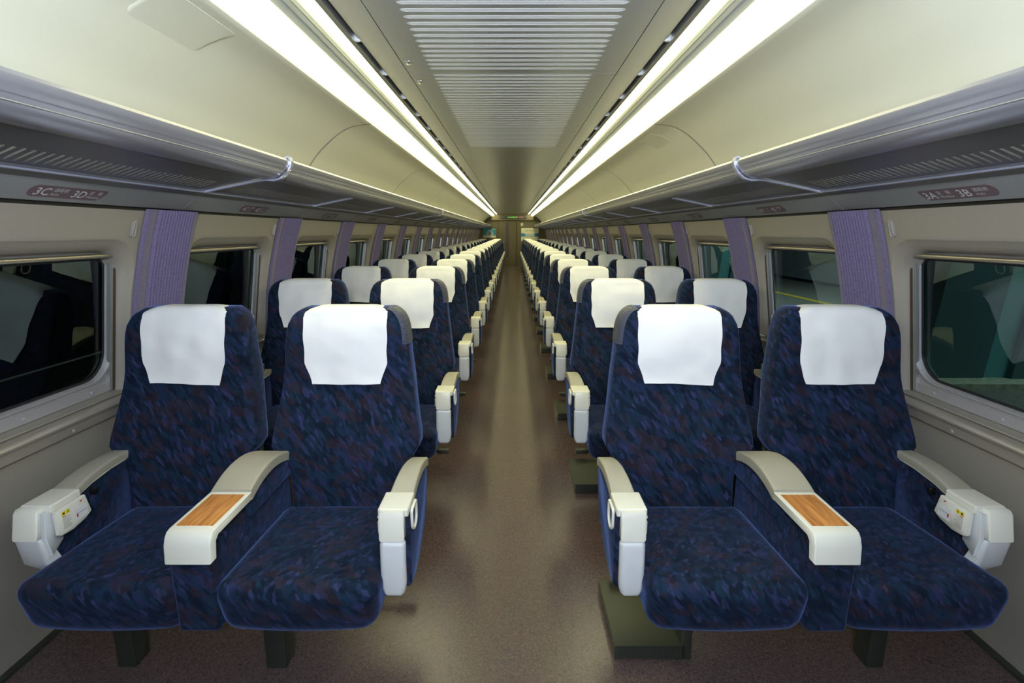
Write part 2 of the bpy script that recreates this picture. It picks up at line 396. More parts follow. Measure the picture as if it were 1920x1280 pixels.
#    # opening within a bay (y measured from the bay boundary)
def wall_panel_mesh(s):
    mb = MB()
    op = subdiv(opening(WY0, WY1, OZ0, WZ1, 0.120, 0.004, 10), 0.06)
    cy, cz = (OY0 + OY1) / 2, (OZ0 + OZ1) / 2
    yl, yr, zb, zt = 0.001, P - 0.001, 0.795, 1.477
    outer = []
    for (y, z) in op:                                  # project out to the panel's rectangle
        dy, dz = y - cy, z - cz; t = 1e9
        if dy > 1e-9: t = min(t, (yr - cy) / dy)
        if dy < -1e-9: t = min(t, (yl - cy) / dy)
        if dz > 1e-9: t = min(t, (zt - cz) / dz)
        if dz < -1e-9: t = min(t, (zb - cz) / dz)
        outer.append((cy + dy * t, cz + dz * t))
    # snap the four nearest outer points on to the corners
    for c in ((yl, zb), (yr, zb), (yr, zt), (yl, zt)):
        i = min(range(len(outer)), key=lambda q: (outer[q][0] - c[0])**2 + (outer[q][1] - c[1])**2); outer[i] = c
    n = len(op); rings = []
    for t in (0, .15, .3, .45, .6, .75, .9, 1.0):
        rings.append([(o[0] + (p[0] - o[0]) * t, o[1] + (p[1] - o[1]) * t, 0.0) for o, p in zip(outer, op)])
    def inset(d, depth):
        return [(y + (cy - y) * d / 0.42, z + (cz - z) * d / 0.29 * (1.25 if z > cz else 0), depth) for y, z in op]
    for d_, e_ in ((.0015, .0008), (.003, .0028), (.008, .0075), (.014, .0125), (.020, .0185), (.026, .027), (.030, .037), (.033, .050), (.034, .080)): rings.append(inset(d_, e_))
    for k, rg in enumerate(rings):
        for (y, z, d) in rg: mb.v.append((s * (xw(max(z, 0.79)) + d), y, z))
    for k in range(len(rings) - 1):
        for i in range(n):
            j = (i + 1) % n; mb.f.append((k * n + i, k * n + j, (k + 1) * n + j, (k + 1) * n + i))
    return mb
def curtain_mesh(s):
    mb = MB(); prof = [(-0.157, 0.004), (-0.155, 0.016), (-0.110, 0.018), (-0.104, 0.012)]
    nr = 12; a0, a1 = -0.100, 0.125
    for i in range(nr):
        u = a0 + (a1 - a0) * i / nr; w_ = (a1 - a0) / nr
        prof += [(u + w_ * .15, 0.021), (u + w_ * .5, 0.025), (u + w_ * .85, 0.021), (u + w_, 0.012)]
    prof += [(0.130, 0.018), (0.155, 0.016), (0.157, 0.004)]
    zs = [0.800 + (1.483 - 0.800) * i / 16 for i in range(17)]
    for z in zs:
        for (y, d) in prof: mb.v.append((s * (xw(z) - d), y, z))
    n = len(prof)
    for i in range(16):
        for j in range(n - 1): mb.f.append((i * n + j, i * n + j + 1, (i + 1) * n + j + 1, (i + 1) * n + j))
    return mb

wn = 0
for s in (-1, 1):
    sd = SIDE[s]
    # lower wall: one long panel, with a shadow gap under the sill
    zs = [0.0, 0.1, 0.2, 0.35, 0.5, 0.62, 0.725]
    pts = [(s * xw(z), z) for z in zs] + [(s * (xw(0.725) + 0.03), 0.725)]
    out = [(s * 1.70, 0.725), (s * 1.70, -0.05), (s * 1.637, -0.05)]
    wl = MB().prism(pts + out, 'y', Y0, Y1).build('wall_' + sd, 'wall', smooth=25); tag(wl, kind='structure')
    MB().prism([(s * 1.70, 0.725), (s * 1.70, 1.60), (s * 1.685, 1.60), (s * 1.685, 0.725)], 'y', Y0, Y0 + 0.02).build('end_piece', 'wall', wl)
    cv = MB().box(min(s * 1.612, s * 1.64), max(s * 1.612, s * 1.64), Y0, Y1, 0.0, 0.012).build('baseboard_' + sd, 'leg'); tag(cv, kind='structure')
    # sill: ledge with rounded nose
    sp = [(1.575, 0.802), (1.540, 0.799), (1.538, 0.794), (1.492, 0.791), (1.478, 0.790), (1.470, 0.785), (1.467, 0.777), (1.470, 0.769), (1.480, 0.765), (1.488, 0.728), (1.493, 0.726), (1.575, 0.726)]
    sl = MB().prism([(s * x, z) for x, z in sp], 'y', Y0, Y1).build('trim_1' if s < 0 else 'trim_2', 'sill', smooth=40); tag(sl, kind='structure')
    rv = None
    for k in range(-1, 7):
        for j in range(4):
            y = YB + k * P + (j + 0.35) * P / 4
            if rv is None: rv = MB().rbox(-0.004, 0.004, -0.006, 0.006, -0.006, 0.006, 0.0039, 2).build('rivet', 'frame', sl); r_ = rv
            else: r_ = again(rv, sl)
            r_.location = (s * 1.486, y, 0.742)
    wp = wp_mesh = None
    for k in range(K0, K1):
        y = YB + k * P
        if wp is None: wp = wall_panel_mesh(s).build('wall_panel', 'wall', wl, smooth=28); o = wp
        else: o = again(wp, wl)
        o.location = (0, y, 0)
    # windows
    proto = None
    for k in range(K0, K1):
        wn += 1
        y = YB + k * P
        if proto is None:
            fr = MB()
            gl = opening(0.205, P - 0.212, 0.858, 1.312, 0.03, 0.095, 8)
            fo = []
            cy, cz = P / 2, 1.08
            oy0, oy1, oz0, oz1 = OY0 + 0.006, OY1 - 0.006, 0.800, 1.345
            def proj(y_, z_):
                dy, dz = y_ - cy, z_ - cz; t = 1e9
                if dy > 1e-9: t = min(t, (oy1 - cy) / dy)
                if dy < -1e-9: t = min(t, (oy0 - cy) / dy)
                if dz > 1e-9: t = min(t, (oz1 - cz) / dz)
                if dz < -1e-9: t = min(t, (oz0 - cz) / dz)
                return cy + dy * t, cz + dz * t
            fo = [proj(*p) for p in gl]
            for c in ((oy0, oz0), (oy1, oz0), (oy1, oz1), (oy0, oz1)):
                i = min(range(len(fo)), key=lambda q: (fo[q][0] - c[0])**2 + (fo[q][1] - c[1])**2); fo[i] = c
            
            n = len(gl)
            def off(pts_, d): return [(y_ + (cy - y_) * d / 0.36, z_ + (cz - z_) * d / 0.23) for y_, z_ in pts_]
            rg = [[(s * xf(z_), y_, z_) for y_, z_ in fo], [(s * xf(z_), y_, z_) for y_, z_ in off(gl, -0.016)],
                  [(s * (xf(z_) - 0.010), y_, z_) for y_, z_ in off(gl, -0.010)], [(s * (xf(z_) - 0.010), y_, z_) for y_, z_ in off(gl, -0.004)],
                  [(s * (xf(z_) + 0.000), y_, z_) for y_, z_ in gl], [(s * (xf(z_) + 0.02), y_, z_) for y_, z_ in off(gl, 0.001)]]
            for r_ in rg: fr.v += r_
            for a in range(len(rg) - 1):
                for i in range(n):
                    j = (i + 1) % n; fr.f.append((a * n + i, a * n + j, (a + 1) * n + j, (a + 1) * n + i))
            proto = empty('window'); frm = fr.build('window_frame', 'frame', proto, smooth=35)
            gk = MB(); a_ = off(gl, 0.0); b_ = off(gl, 0.012)
            gk.v = [(s * (xf(z_) + 0.012), y_, z_) for y_, z_ in a_] + [(s * (xf(z_) + 0.012), y_, z_) for y_, z_ in b_]
            gk.f = [(i, (i + 1) % n, n + (i + 1) % n, n + i) for i in range(n)]
            gk.build('gasket', 'gasket', proto)
            MB().add([(s * (xf(z_) + 0.015), y_, z_) for y_, z_ in gl], [tuple(range(n))]).build('glass', 'glass', proto, smooth=None)
            # blind bottom bar at the top, guides at the sides, strip with screws along the bottom
            def bar(x0_, x1_, y0_, y1_, zz0, zz1):
                return MB().rbox(min(s * x0_, s * x1_), max(s * x0_, s * x1_), y0_, y1_, zz0, zz1, 0.006, 2)
            bar(1.447, 1.472, OY0 + 0.030, OY1 - 0.030, 1.309, 1.325).build('blind_rail', 'guide', proto)
            for yy in (OY0 + 0.012, OY1 - 0.022):
                g_ = MB()
                for dy_, dd in ((0, 0.012), (0.007, 0.016)):
                    g_.add([(s * (xf(z_) - dd * q), yy + dy_ + u, z_) for z_ in (0.803, 1.322) for q, u in ((0, 0), (1, 0.001), (1, 0.004), (0, 0.005))],
                           [(0, 1, 5, 4), (1, 2, 6, 5), (2, 3, 7, 6)])
                g_.build('blind_guide', 'alu', proto)
            for yy in (OY0 + 0.0035, OY1 - 0.0085):
                MB().add([(s * (xf(z_) - d_), yy + u, z_) for z_ in (0.803, 1.06, 1.325) for d_, u in ((0.0, 0.0), (.020, 0.0), (.020, .005), (0, .005))],
                         [(a + q, a + q + 1, a + q + 5, a + q + 4) for a in (0, 4) for q in range(3)]).build('recess_edge', 'bronze', proto, smooth=None)
            st = MB().add([(s * (xf(z_) - d), y_, z_) for y_ in (OY0 + 0.004, OY1 - 0.004) for z_, d in ((0.838, 0.0), (0.837, 0.006), (0.802, 0.008), (0.800, 0.0))],
                          [(0, 1, 5, 4), (1, 2, 6, 5), (2, 3, 7, 6)]).build('bottom_strip', 'frame', proto)
            for yy in (0.30, P / 2, P - 0.30):
                MB().rbox(s * (xf(0.82) - 0.008) - 0.003, s * (xf(0.82) - 0.008) + 0.003, yy - 0.006, yy + 0.006, 0.813, 0.825, 0.0029, 2).build('screw', 'frame', proto)
            o = proto
        else: o = copy_tree(proto)
        o.name = 'window_%d' % wn; o.location = (0, y, 0); tag(o, kind='structure')
    # curtains and hooks
    cu = hk = None
    for k in range(-1, K1):
        y = YB + k * P
        if cu is None: cu = curtain_mesh(s).build('curtain', 'curtain', smooth=50); o = cu
        else: o = again(cu)
        o.location = (0, y, 0)
        tag(o, 'purple ribbed curtain on the %s wall, %s' % (sd, 'just beside the camera' if k < 0 else ORD[k] + (' curtain ahead' if k == 0 else ' curtain counting from the camera')), 'curtain', 'purple curtains between the windows')
        if k >= 0 and k < 9:
            if hk is None:
                hk = empty('coat_hook'); zc_ = 1.412
                pl = subdiv(opening(-0.007, 0.007, zc_ - 0.029, zc_ + 0.029, 0.0068, 0.0068, 4), 0.02)
                ba = MB(); nn = len(pl)
                ba.v = [(s * (xw(z_) + 0.004), y_, z_) for y_, z_ in pl] + [(s * (xw(z_) - 0.009), y_ * .9, zc_ + (z_ - zc_) * .96) for y_, z_ in pl]
                ba.f = [(i, (i + 1) % nn, nn + (i + 1) % nn, nn + i) for i in range(nn)] + [tuple(range(nn, 2 * nn))]
                ba.build('plate', 'wall', hk)
                MB().tube([(s * (xw(z_) - 0.010), y_, z_) for y_, z_ in pl], 0.0016, 6, True).build('rim', 'frame', hk, smooth=60); h_ = hk
            else: h_ = copy_tree(hk)
            h_.location = (0, y - 0.205, 0)
            tag(h_, 'small pale oval coat hook beside the %s curtain on the %s wall' % (ORD[k], sd), 'hook', 'coat hooks on the walls')

# ------------------------------------------------------------------ valances with seat numbers
FONT_CACHE = {}
def text_geo(body, size, bold=0.0):
    key = (body, size, bold)
    if key not in FONT_CACHE:
        cu_ = bpy.data.curves.new('t', 'FONT'); cu_.body = body; cu_.size = size; cu_.offset = bold; cu_.resolution_u = 2
        to = bpy.data.objects.new('t', cu_); C.objects.link(to)
        dg = bpy.context.evaluated_depsgraph_get(); me = to.evaluated_get(dg).to_mesh()
        vs = [tuple(v.co) for v in me.vertices]; fs = [tuple(p.vertices) for p in me.polygons]
        to.to_mesh_clear(); bpy.data.objects.remove(to); bpy.data.curves.remove(cu_)
        FONT_CACHE[key] = (vs, fs)
    return FONT_CACHE[key]
VT, VBm = (1.280, 1.5425), (1.348, 1.489)              # valance top and bottom (x,z)
def val_pt(s, u, v, d):
    """u along the wall in reading direction, v up the valance (0..1), d out of the surface"""
    nx, nz = -(VT[1] - VBm[1]), -(VBm[0] - VT[0]); l = math.hypot(nx, nz); nx, nz = nx / l, nz / l
    x = VBm[0] + (VT[0] - VBm[0]) * v + nx * d; z = VBm[1] + (VT[1] - VBm[1]) * v + nz * d
    return (s * x, u if s < 0 else -u, z)
VL = math.hypot(VBm[0] - VT[0], VT[1] - VBm[1])
row_no = lambda k: k + 3
for s in (-1, 1):
    sd = SIDE[s]
    tr = MB().prism([(s * 1.276, 1.546), (s * 1.280, 1.548), (s * 1.285, 1.546), (s * 1.285, 1.552), (s * 1.42, 1.552), (s * 1.42, 1.52), (s * 1.33, 1.52)], 'y', Y0, Y1).build('trim_3' if s < 0 else 'trim_4', 'valance'); tag(tr, kind='structure')
    vp = None
    for k in range(K0, K1 + 1):
        if vp is None:
            a, b = 0.002, P - 0.002
            prof = [(1.279, 1.546), (1.2785, 1.5435), (VT[0], VT[1] - .0005), (1.300, 1.5262), (1.325, 1.5068), (VBm[0], VBm[1]), (VBm[0] + .006, VBm[1] - .001), (VBm[0] + .02, VBm[1] + .01)]
            prof += [(1.36, 1.53), (1.30, 1.546)]
            vp = MB().prism([(s * x, z) for x, z in prof], 'y', a, b).build('valance_panel', 'valance', tr, smooth=25); o = vp
        else: o = again(vp, tr)
        o.location = (0, YB + 0.05 + (k - 0) * P - (0 if k < K1 else 0), 0)
        if k == K1: bpy.data.objects.remove(o)
    # black strip painting in the shade of the gap under the valance
    MB().prism([(s * 1.366, 1.466), (s * 1.42, 1.466), (s * 1.42, 1.520), (s * 1.366, 1.520)], 'y', Y0, Y1).build('shadow_gap', 'black', tr)
    for k in range(0, 18):
        yc = 1.642 + k * P; no = row_no(k)
        lab = empty('seat_number_label', (0, yc, 0))
        hw, hh = 0.140, 0.024
        n = 10; out = []
        # one end fully round, the other cut slantwise with round corners
        for i in range(n + 1): a = pi / 2 + pi * i / n; out.append((-hw + hh + hh * cos(a), hh * sin(a)))
        if s > 0: out = [(-hw + 0.012, hh)] + [(-hw + 0.004, hh - 0.006), (-hw + 0.012, -hh * .6), (-hw + 0.028, -hh)]
        if s < 0: out += [(hw - 0.028, -hh), (hw - 0.012, -hh * .6), (hw - 0.003, hh - 0.008), (hw - 0.012, hh)]
        else: out += [(hw - hh + hh * cos(-pi / 2 + pi * i / n), hh * sin(-pi / 2 + pi * i / n)) for i in range(n + 1)]
        vs = [val_pt(s, u, 0.46 + v / VL, 0.0010) for u, v in out]; vs2 = [val_pt(s, u, 0.46 + v / VL, -0.001) for u, v in out]
        m_ = len(out)
        MB().add(vs + vs2, [tuple(range(m_))] + [(i, (i + 1) % m_, m_ + (i + 1) % m_, m_ + i) for i in range(m_)]).build('plate', 'plum', lab, smooth=None)
        tx = MB()
        A, B = (('C', 'D') if s < 0 else ('A', 'B'))
        ja, jb = (('通路側', 'Aisle'), ('窓　側', 'Window')) if s < 0 else (('窓　側', 'Window'), ('通路側', 'Aisle'))
        def put(body, size, u0, v0, bold=0.0, sh=0.0):
            vs_, fs_ = text_geo(body, size, bold)
            tx.add([val_pt(s, u0 + x, 0.46 + (v0 + y) / VL, 0.0022) for x, y, z in vs_], fs_)
        if k < 12:
            put('%d%s' % (no, A), 0.043, -0.122, -0.015, 0.0004)
            put('%d%s' % (no, B), 0.043, 0.008, -0.015, 0.0004)
            for (jt, et), u0 in ((ja, -0.064), (jb, 0.066)):
                if k < 5: put(jt, 0.017, u0, 0.003)
                put(et, 0.015, u0, -0.014)
            tx.build('lettering', 'white_print', lab, smooth=None)
        tag(lab, 'plum seat number label reading %d%s %d%s on the %s valance' % (no, A, no, B, sd), 'label', 'seat number labels')

# ------------------------------------------------------------------ luggage racks
def rack(s):
    sd = SIDE[s]; root = empty('luggage_rack', (0, 0, 0))
    tag(root, 'long grey luggage rack with slotted panels along the %s side of the carriage' % sd, 'luggage rack', 'overhead luggage racks')
    pr = [(.860, 1.667), (.8615, 1.656), (.868, 1.645), (.8745, 1.638), (.876, 1.639), (.8775, 1.635), (.885, 1.628), (.8865, 1.6285), (.889, 1.624), (.905, 1.6115), (.925, 1.6035), (.945, 1.6005), (.962, 1.6020),
          (.964, 1.607), (.964, 1.620), (.930, 1.618), (.905, 1.632), (.888, 1.655), (.882, 1.672), (.876, 1.677), (.868, 1.676)]
    MB().prism([(s * x, z) for x, z in pr], 'y', Y0, Y1).build('front_rail', 'rack_edge', root, smooth=30)
    rr = [(1.197, 1.562), (1.199, 1.556), (1.212, 1.5525), (1.215, 1.556), (1.2765, 1.5435), (1.279, 1.556), (1.22, 1.570), (1.197, 1.574)]
    MB().prism([(s * x, z) for x, z in rr], 'y', Y0, Y1).build('rear_rail', 'rack_panel', root, smooth=30)
    MB().rbox(min(s * 1.197, s * 1.214), max(s * 1.197, s * 1.214), Y0, Y1, 1.5495, 1.5555, 0.0028, 2).build('rail_edge', 'rack_bar', root)
    MB().rbox(min(s * .8835, s * .8875), max(s * .8835, s * .8875), Y0, Y1, 1.6255, 1.6285, 0.0014, 2).build('edge_highlight', 'alu', root)  # bright metal strip stands in for the highlight along the front rail
    MB().box(min(s * .9630, s * .9685), max(s * .9630, s * .9685), Y0, Y1, 1.6045, 1.612).build('seam', 'black', root, smooth=None)
    # slotted panel: solid bands plus a ladder of slanted bars
    def zp(x): return 1.607 - (x - .965) * 0.198
    xa, xb, xc, xd = .968, 1.088, 1.178, 1.197
    mb = MB(); th = 0.004; y0, y1 = 0.012, P - 0.012; m0 = 0.06
    def slab(x0, x1, ya, yb): mb.prism([(s * x0, zp(x0)), (s * x1, zp(x1)), (s * x1, zp(x1) + th), (s * x0, zp(x0) + th)], 'y', ya, yb)
    slab(xa, xb, y0, y1); slab(xc, xd, y0, y1)
    slant = 0.036; pit = 0.0262; sw = 0.0085
    ns = int((P - 2 * m0 - slant) / pit); ya = m0
    def quad(x0, x1, a0, a1, b0, b1):                   # bar from x0 (y a0..a1) to x1 (y b0..b1)
        v = [(s * x0, a0, zp(x0)), (s * x0, a1, zp(x0)), (s * x1, b1, zp(x1)), (s * x1, b0, zp(x1))]
        mb.add(v + [(a, b, c + th) for a, b, c in v], [(0, 1, 2, 3), (7, 6, 5, 4), (0, 4, 5, 1), (1, 5, 6, 2), (2, 6, 7, 3), (3, 7, 4, 0)])
    quad(xb, xc, y0, ya, y0, ya + slant)
    for i in range(ns):
        a = ya + i * pit + sw; b = ya + (i + 1) * pit
        if i == ns - 1: quad(xb, xc, a, y1, a + slant, y1)
        else: quad(xb, xc, a, b, a + slant, b + slant)
    yb0 = 2.165
    # brackets
    br = MB()
    def bseg(x0, z0, x1, z1, w_=0.011): br.prism([(s * x0, z0), (s * x1, z1), (s * x1, z1 - 0.008), (s * x0, z0 - 0.008)], 'y', -w_, w_)
    bseg(.964, 1.6045, 1.199, 1.558)
    proto_p = proto_b = proto_h = None
    for k in range(-4, 18):
        y = yb0 + k * P
        if k * P + yb0 + P < Y1 + 0.1:
            if proto_p is None: proto_p = mb.build('rack_panel', 'rack_panel', root, smooth=None); o = proto_p
            else: o = again(proto_p, root)
            o.location = (0, y, 0)
        if k % 4 == 0:
            if proto_h is None:
                path = [(1.199, 1.552), (.985, 1.594), (.965, 1.596), (.930, 1.594), (.900, 1.602), (.875, 1.622), (.858, 1.646), (.853, 1.668), (.858, 1.684), (.870, 1.688), (.885, 1.680), (.893, 1.660)]
                hb = MB(); n = len(path)
                for sx_ in (-1, 1):
                    pass
                tck = 0.007
                up = []
                for i, (x, z) in enumerate(path):
                    a = path[max(0, i - 1)]; b = path[min(n - 1, i + 1)]; dx, dz = b[0] - a[0], b[1] - a[1]; l = math.hypot(dx, dz)
                    up.append((x + dz / l * tck * (1), z - dx / l * tck * (1)))
                loop = path + up[::-1]
                for i in range(n - 1):
                    q = [path[i], path[i + 1], up[i + 1], up[i]]
                    hb.prism([(s * x, z) for x, z in q], 'y', -0.010, 0.010)
                proto_h = hb.build('hooked_bracket', 'rack_bar', root, smooth=30); o = proto_h
            else: o = again(proto_h, root)
        else:
            if proto_b is None: proto_b = br.build('bracket', 'rack_bar', root, smooth=30); o = proto_b
            else: o = again(proto_b, root)
        o.location = (0, y, 0)
    return root
rack(-1); rack(1)

# ------------------------------------------------------------------ ceiling: coves, lights, slots, panels
ZC = 2.155
COVE = [(1.300, 1.556), (1.300, 1.66), (1.285, 1.73), (1.241, 1.792), (1.185, 1.863), (1.111, 1.932), (1.039, 1.987), (.969, 2.020), (.900, 2.032), (.852, 2.036)]
JY = 2.795                                              # ceiling panel joint
ceil = MB().box(-1.70, 1.70, Y0, Y1, 2.26, 2.30).build('ceiling', 'wall', smooth=None); tag(ceil, kind='structure')
for s in (-1, 1):
    cp = cj = None
    j0 = 3.40 - 2 * P * 3
    for i in range(0, 12):
        a = j0 + i * 2 * P; b = a + 2 * P
        if b < Y0: continue
        if a > Y1: break
        if cp is None:
            tab = COVE
            # densify
            ts = [0]; 
            for p, q in zip(tab, tab[1:]): ts.append(ts[-1] + math.hypot(q[0] - p[0], q[1] - p[1]))
            X_ = [(t, p[0]) for t, p in zip(ts, tab)]; Z_ = [(t, p[1]) for t, p in zip(ts, tab)]
            dense = [(smooth_interp(X_, ts[-1] * i_ / 28), smooth_interp(Z_, ts[-1] * i_ / 28)) for i_ in range(29)]
            dense += [(.850, 2.040), (.846, 2.10)]
            cpm = MB()
            n = len(dense)
            cpm.add([(s * x, 0.0015, z) for x, z in dense] + [(s * x, 2 * P - 0.0015, z) for x, z in dense], [(i_, i_ + 1, n + i_ + 1, n + i_) for i_ in range(n - 1)])
            cp = cpm.build('cove_panel', 'cove', ceil, smooth=60); o = cp
            bd = MB()
            bd.add([(s * (x - 0.0015 if x > 1 else x), y_, z - 0.0015) for y_ in (-0.006, 0.006) for x, z in dense[:-2]], [(i_, i_ + 1, n - 2 + i_ + 1, n - 2 + i_) for i_ in range(n - 3)])
            cj = bd.build('joint_strip', 'divider', ceil, smooth=60); jo = cj
        else: o = again(cp, ceil); jo = again(cj, ceil)
        o.location = (0, a, 0); jo.location = (0, a, 0)
        if b > Y1 - 0.02: o.scale = (1, (Y1 - 0.02 - a) / (2 * P), 1)
    # access hatch in the cove
    hz = [(i_ / 8) for i_ in range(9)]
    def cove_at(t): return smooth_interp(X_, ts[-1] * t), smooth_interp(Z_, ts[-1] * t)
    for hy in ((1.58,) if s < 0 else (3.70,)):
        hb = MB(); rect = subdiv(opening(hy, hy + 0.34, 0.72, 0.93, 0.03, 0.03, 5), 0.04)
        m_ = len(rect); vv = []
        for sc_, dd in ((1.0, 0.0), (0.985, 0.0012), (0.90, 0.0014)):
            for (y_, t_) in rect:
                yy = hy + 0.17 + (y_ - hy - 0.17) * sc_; tt = 0.825 + (t_ - 0.825) * sc_; x, z = cove_at(tt); vv.append((s * (x - dd * 0.5), yy, z - dd))
        hb.add(vv, [(a_ * m_ + i_, a_ * m_ + (i_ + 1) % m_, (a_ + 1) * m_ + (i_ + 1) % m_, (a_ + 1) * m_ + i_) for a_ in range(2) for i_ in range(m_)] + [tuple(range(2 * m_, 3 * m_))])
        hb.build('access_hatch', 'cove', ceil, smooth=30)
    # strip between panel seam and air slot, slot channel, lip
    MB().sheet([(s * .507, 2.20), (s * .507, ZC), (s * .612, ZC), (s * .613, ZC + .06)], Y0, Y1).build('side_strip', 'ceil', ceil, smooth=20)
    MB().sheet([(s * .490, 2.19), (s * .530, 2.19)], Y0, Y1).build('seam_backing', 'black', ceil)
    MB().sheet([(s * .610, 2.200), (s * .640, 2.200), (s * .640, 2.155)], Y0, Y1).build('air_slot', 'black', ceil, smooth=None)
    MB().prism([(s * .634, 2.20), (s * .634, 2.149), (s * .637, 2.146), (s * .647, 2.141), (s * .6475, 2.20)], 'y', Y0, Y1).build('slot_lip', 'alu', ceil, smooth=30)
    cl = None; y = 1.02
    y = (0.62 / 0.312 - .15) / .98; step = 0.405 * P; y -= step * 4
    while y < 14:
        if cl is None:
            cl = MB().rbox(-0.013, 0.013, -0.008, 0.008, -0.004, 0.030, 0.006, 2).build('slot_clip', 'greyplastic', ceil); o = cl
        else: o = again(cl, ceil)
        o.location = (s * .623, y, ZC - 0.001); y += step
    MB().sheet([(s * .690, 2.136), (s * .694, 2.128), (s * .712, 2.128), (s * .714, 2.1265), (s * .737, 2.1225), (s * .739, 2.1195), (s * .762, 2.112), (s * .764, 2.118), (s * .764, 2.16)], Y0, Y1).build('light_divider', 'divider', ceil, smooth=20)
    MB().sheet([(s * .6475, 2.19), (s * .850, 2.19), (s * .850, 2.04)], Y0, Y1).build('light_housing', 'divider', ceil)
    # fixtures
    zs_ = [0.80 * 1 / 0.521 - 0.0]
    joints = [1.50, 4.96, 6.75, 10.30, 12.10, 15.65, 17.45, 21.0, Y1]
    for i in range(len(joints) - 1):
        a, b = joints[i] + 0.003, joints[i + 1] - 0.003
        b = min(b, Y1 - 0.12)
        ctr = (a + b) / 2
        lt = empty('ceiling_light', (0, ctr, 0)); a -= ctr; b -= ctr
        # outer diffuser: convex strip with rounded ends
        dm = MB(); prof = [(.766, 2.110), (.774, 2.096), (.789, 2.081), (.807, 2.069), (.825, 2.060), (.838, 2.057), (.846, 2.062)]
        ys = [a, a + .012, a + .03, a + .06] + [a + .06 + (b - a - .12) * t / 4 for t in range(1, 4)] + [b - .06, b - .03, b - .012, b]
        for y_ in ys:
            e = min(y_ - a, b - y_); q = min(1, e / .06); q = sqrt(max(0, 1 - (1 - q)**2)); q = 0.35 + 0.65 * q
            for (x, z) in prof:
                cx, cz2 = .806, 2.090
                dm.v.append((s * (cx + (x - cx) * q), y_, cz2 + (z - cz2) * (0.4 + 0.6 * q)))
        n = len(prof)
        for r_ in range(len(ys) - 1):
            for c_ in range(n - 1): dm.f.append((r_ * n + c_, r_ * n + c_ + 1, (r_ + 1) * n + c_ + 1, (r_ + 1) * n + c_))
        dm.f += [tuple(range(n)), tuple((len(ys) - 1) * n + c_ for c_ in range(n))]
        dm.build('outer_diffuser', 'lamp', lt, smooth=50)
        MB().sheet([(s * .650, 2.150), (s * .656, 2.142), (s * .668, 2.1375), (s * .682, 2.137), (s * .689, 2.141)], a, b).build('inner_diffuser', 'lamp', lt, smooth=50)
        MB().rbox(min(s * .770, s * .845), max(s * .770, s * .845), b + .0, b + .006, 2.066, 2.11, .002, 2).build('end_cap', 'greyplastic', lt)
        where = ORD[i] + (' light ahead' if i == 0 else ' light counting from the camera')
        tag(lt, 'glowing double strip ceiling light on the %s, %s' % (SIDE[s], where), 'ceiling light', 'strip lights along the ceiling')

# ceiling panels: two slotted ones ahead, plain ones beyond
def ceil_panel(slotted):
    mb = MB(); y0, y1 = 0.002, 2 * P - 0.002; X0 = .503; XS = .392; th = 0.010
    if not slotted:
        mb.box(-X0, X0, y0, y1, ZC, ZC + th)
        # pressed shallow grooves
        return mb, 0, 0, 0
    pit, sw, m0 = 0.0614, 0.034, 0.014
    ns = int((2 * P - 2 * m0) / pit)
    mb.box(-X0, -XS, y0, y1, ZC, ZC + th); mb.box(XS, X0, y0, y1, ZC, ZC + th)
    mb.box(-XS, XS, y0, m0, ZC, ZC + th)
    for i in range(ns):
        a = m0 + i * pit + sw; b = m0 + (i + 1) * pit
        if i == ns - 1: b = y1
        mb.box(-XS, XS, a, b, ZC, ZC + th)
    # round the slot ends: small corner fillets
    for i in range(ns):
        a = m0 + i * pit; b = a + sw; r = sw / 2
        for sx in (-1, 1):
            for sy, yy in ((1, a), (-1, b)):
                arc = [(sx * XS, yy)] + [(sx * (XS - r * 1.6 + r * 1.6 * sin(pi / 2 * t / 4)), yy + sy * (r - r * cos(pi / 2 * t / 4))) for t in range(5)]
                mb.prism(arc, 'z', ZC, ZC + th)
    return mb, ns, pit, m0
pA = pB = None; sl_p = None
i = -3
while True:
    a = JY + i * 2 * P
    if a > Y1 - 0.05: break
    if a + 2 * P < Y0: i += 1; continue
    if a < 5.0:
        if pA is None:
            g, ns, pit, m0 = ceil_panel(True); pA = g.build('grille_panel', 'ceil', ceil, smooth=None); o = pA
        else: o = again(pA, ceil)
        if i >= -1:
            for j in range(ns):
                if sl_p is None:
                    # louvre blade: bevelled white slat hung inside the slot
                    sl_p = MB().prism([(0.0055, 0.010), (0.009, 0.004), (0.014, 0.0015), (0.0335, 0.001), (0.0335, 0.0098), (0.0055, 0.016)], 'x', -0.3915, 0.3915).build('slat', 'louvre', ceil, smooth=None); so = sl_p
                else: so = again(sl_p, ceil)
                so.location = (0, a + m0 + j * pit, ZC)
    else:
        if pB is None: g, *_ = ceil_panel(False); pB = g.build('plain_panel', 'ceil', ceil, smooth=None); o = pB
        else: o = again(pB, ceil)
        if a + 2 * P > Y1: o.scale = (1, (Y1 - a) / (2 * P), 1)
    o.location = (0, a, 0)
    MB().box(-.503, .503, a - 0.003, a + 0.003, ZC + .004, ZC + .006).build('joint_strip', 'louvre', ceil)
    i += 1
MB().box(-.52, .52, Y0, Y1, 2.20, 2.21).build('duct', 'black', ceil)
# small latches on the near panels
for k_, (lx, ly) in enumerate(((-.475, JY - 0.16), (-.475, JY + 0.16), (-.475, JY + 2 * P - .16))):
    MB().rbox(lx - .012, lx + .012, ly - .03, ly + .03, ZC - .0015, ZC + .002, .0012, 1).add([(lx, ly - .02, ZC - .0018), (lx + .003, ly - .02, ZC - .0018), (lx + .003, ly + .02, ZC - .0018), (lx, ly + .02, ZC - .0018)], [(0, 1, 2, 3)]).build('latch', 'ceil', ceil)
    MB().box(lx + .002, lx + .005, ly - .016, ly + .016, ZC - .0025, ZC).build('latch_slot', 'black', ceil)

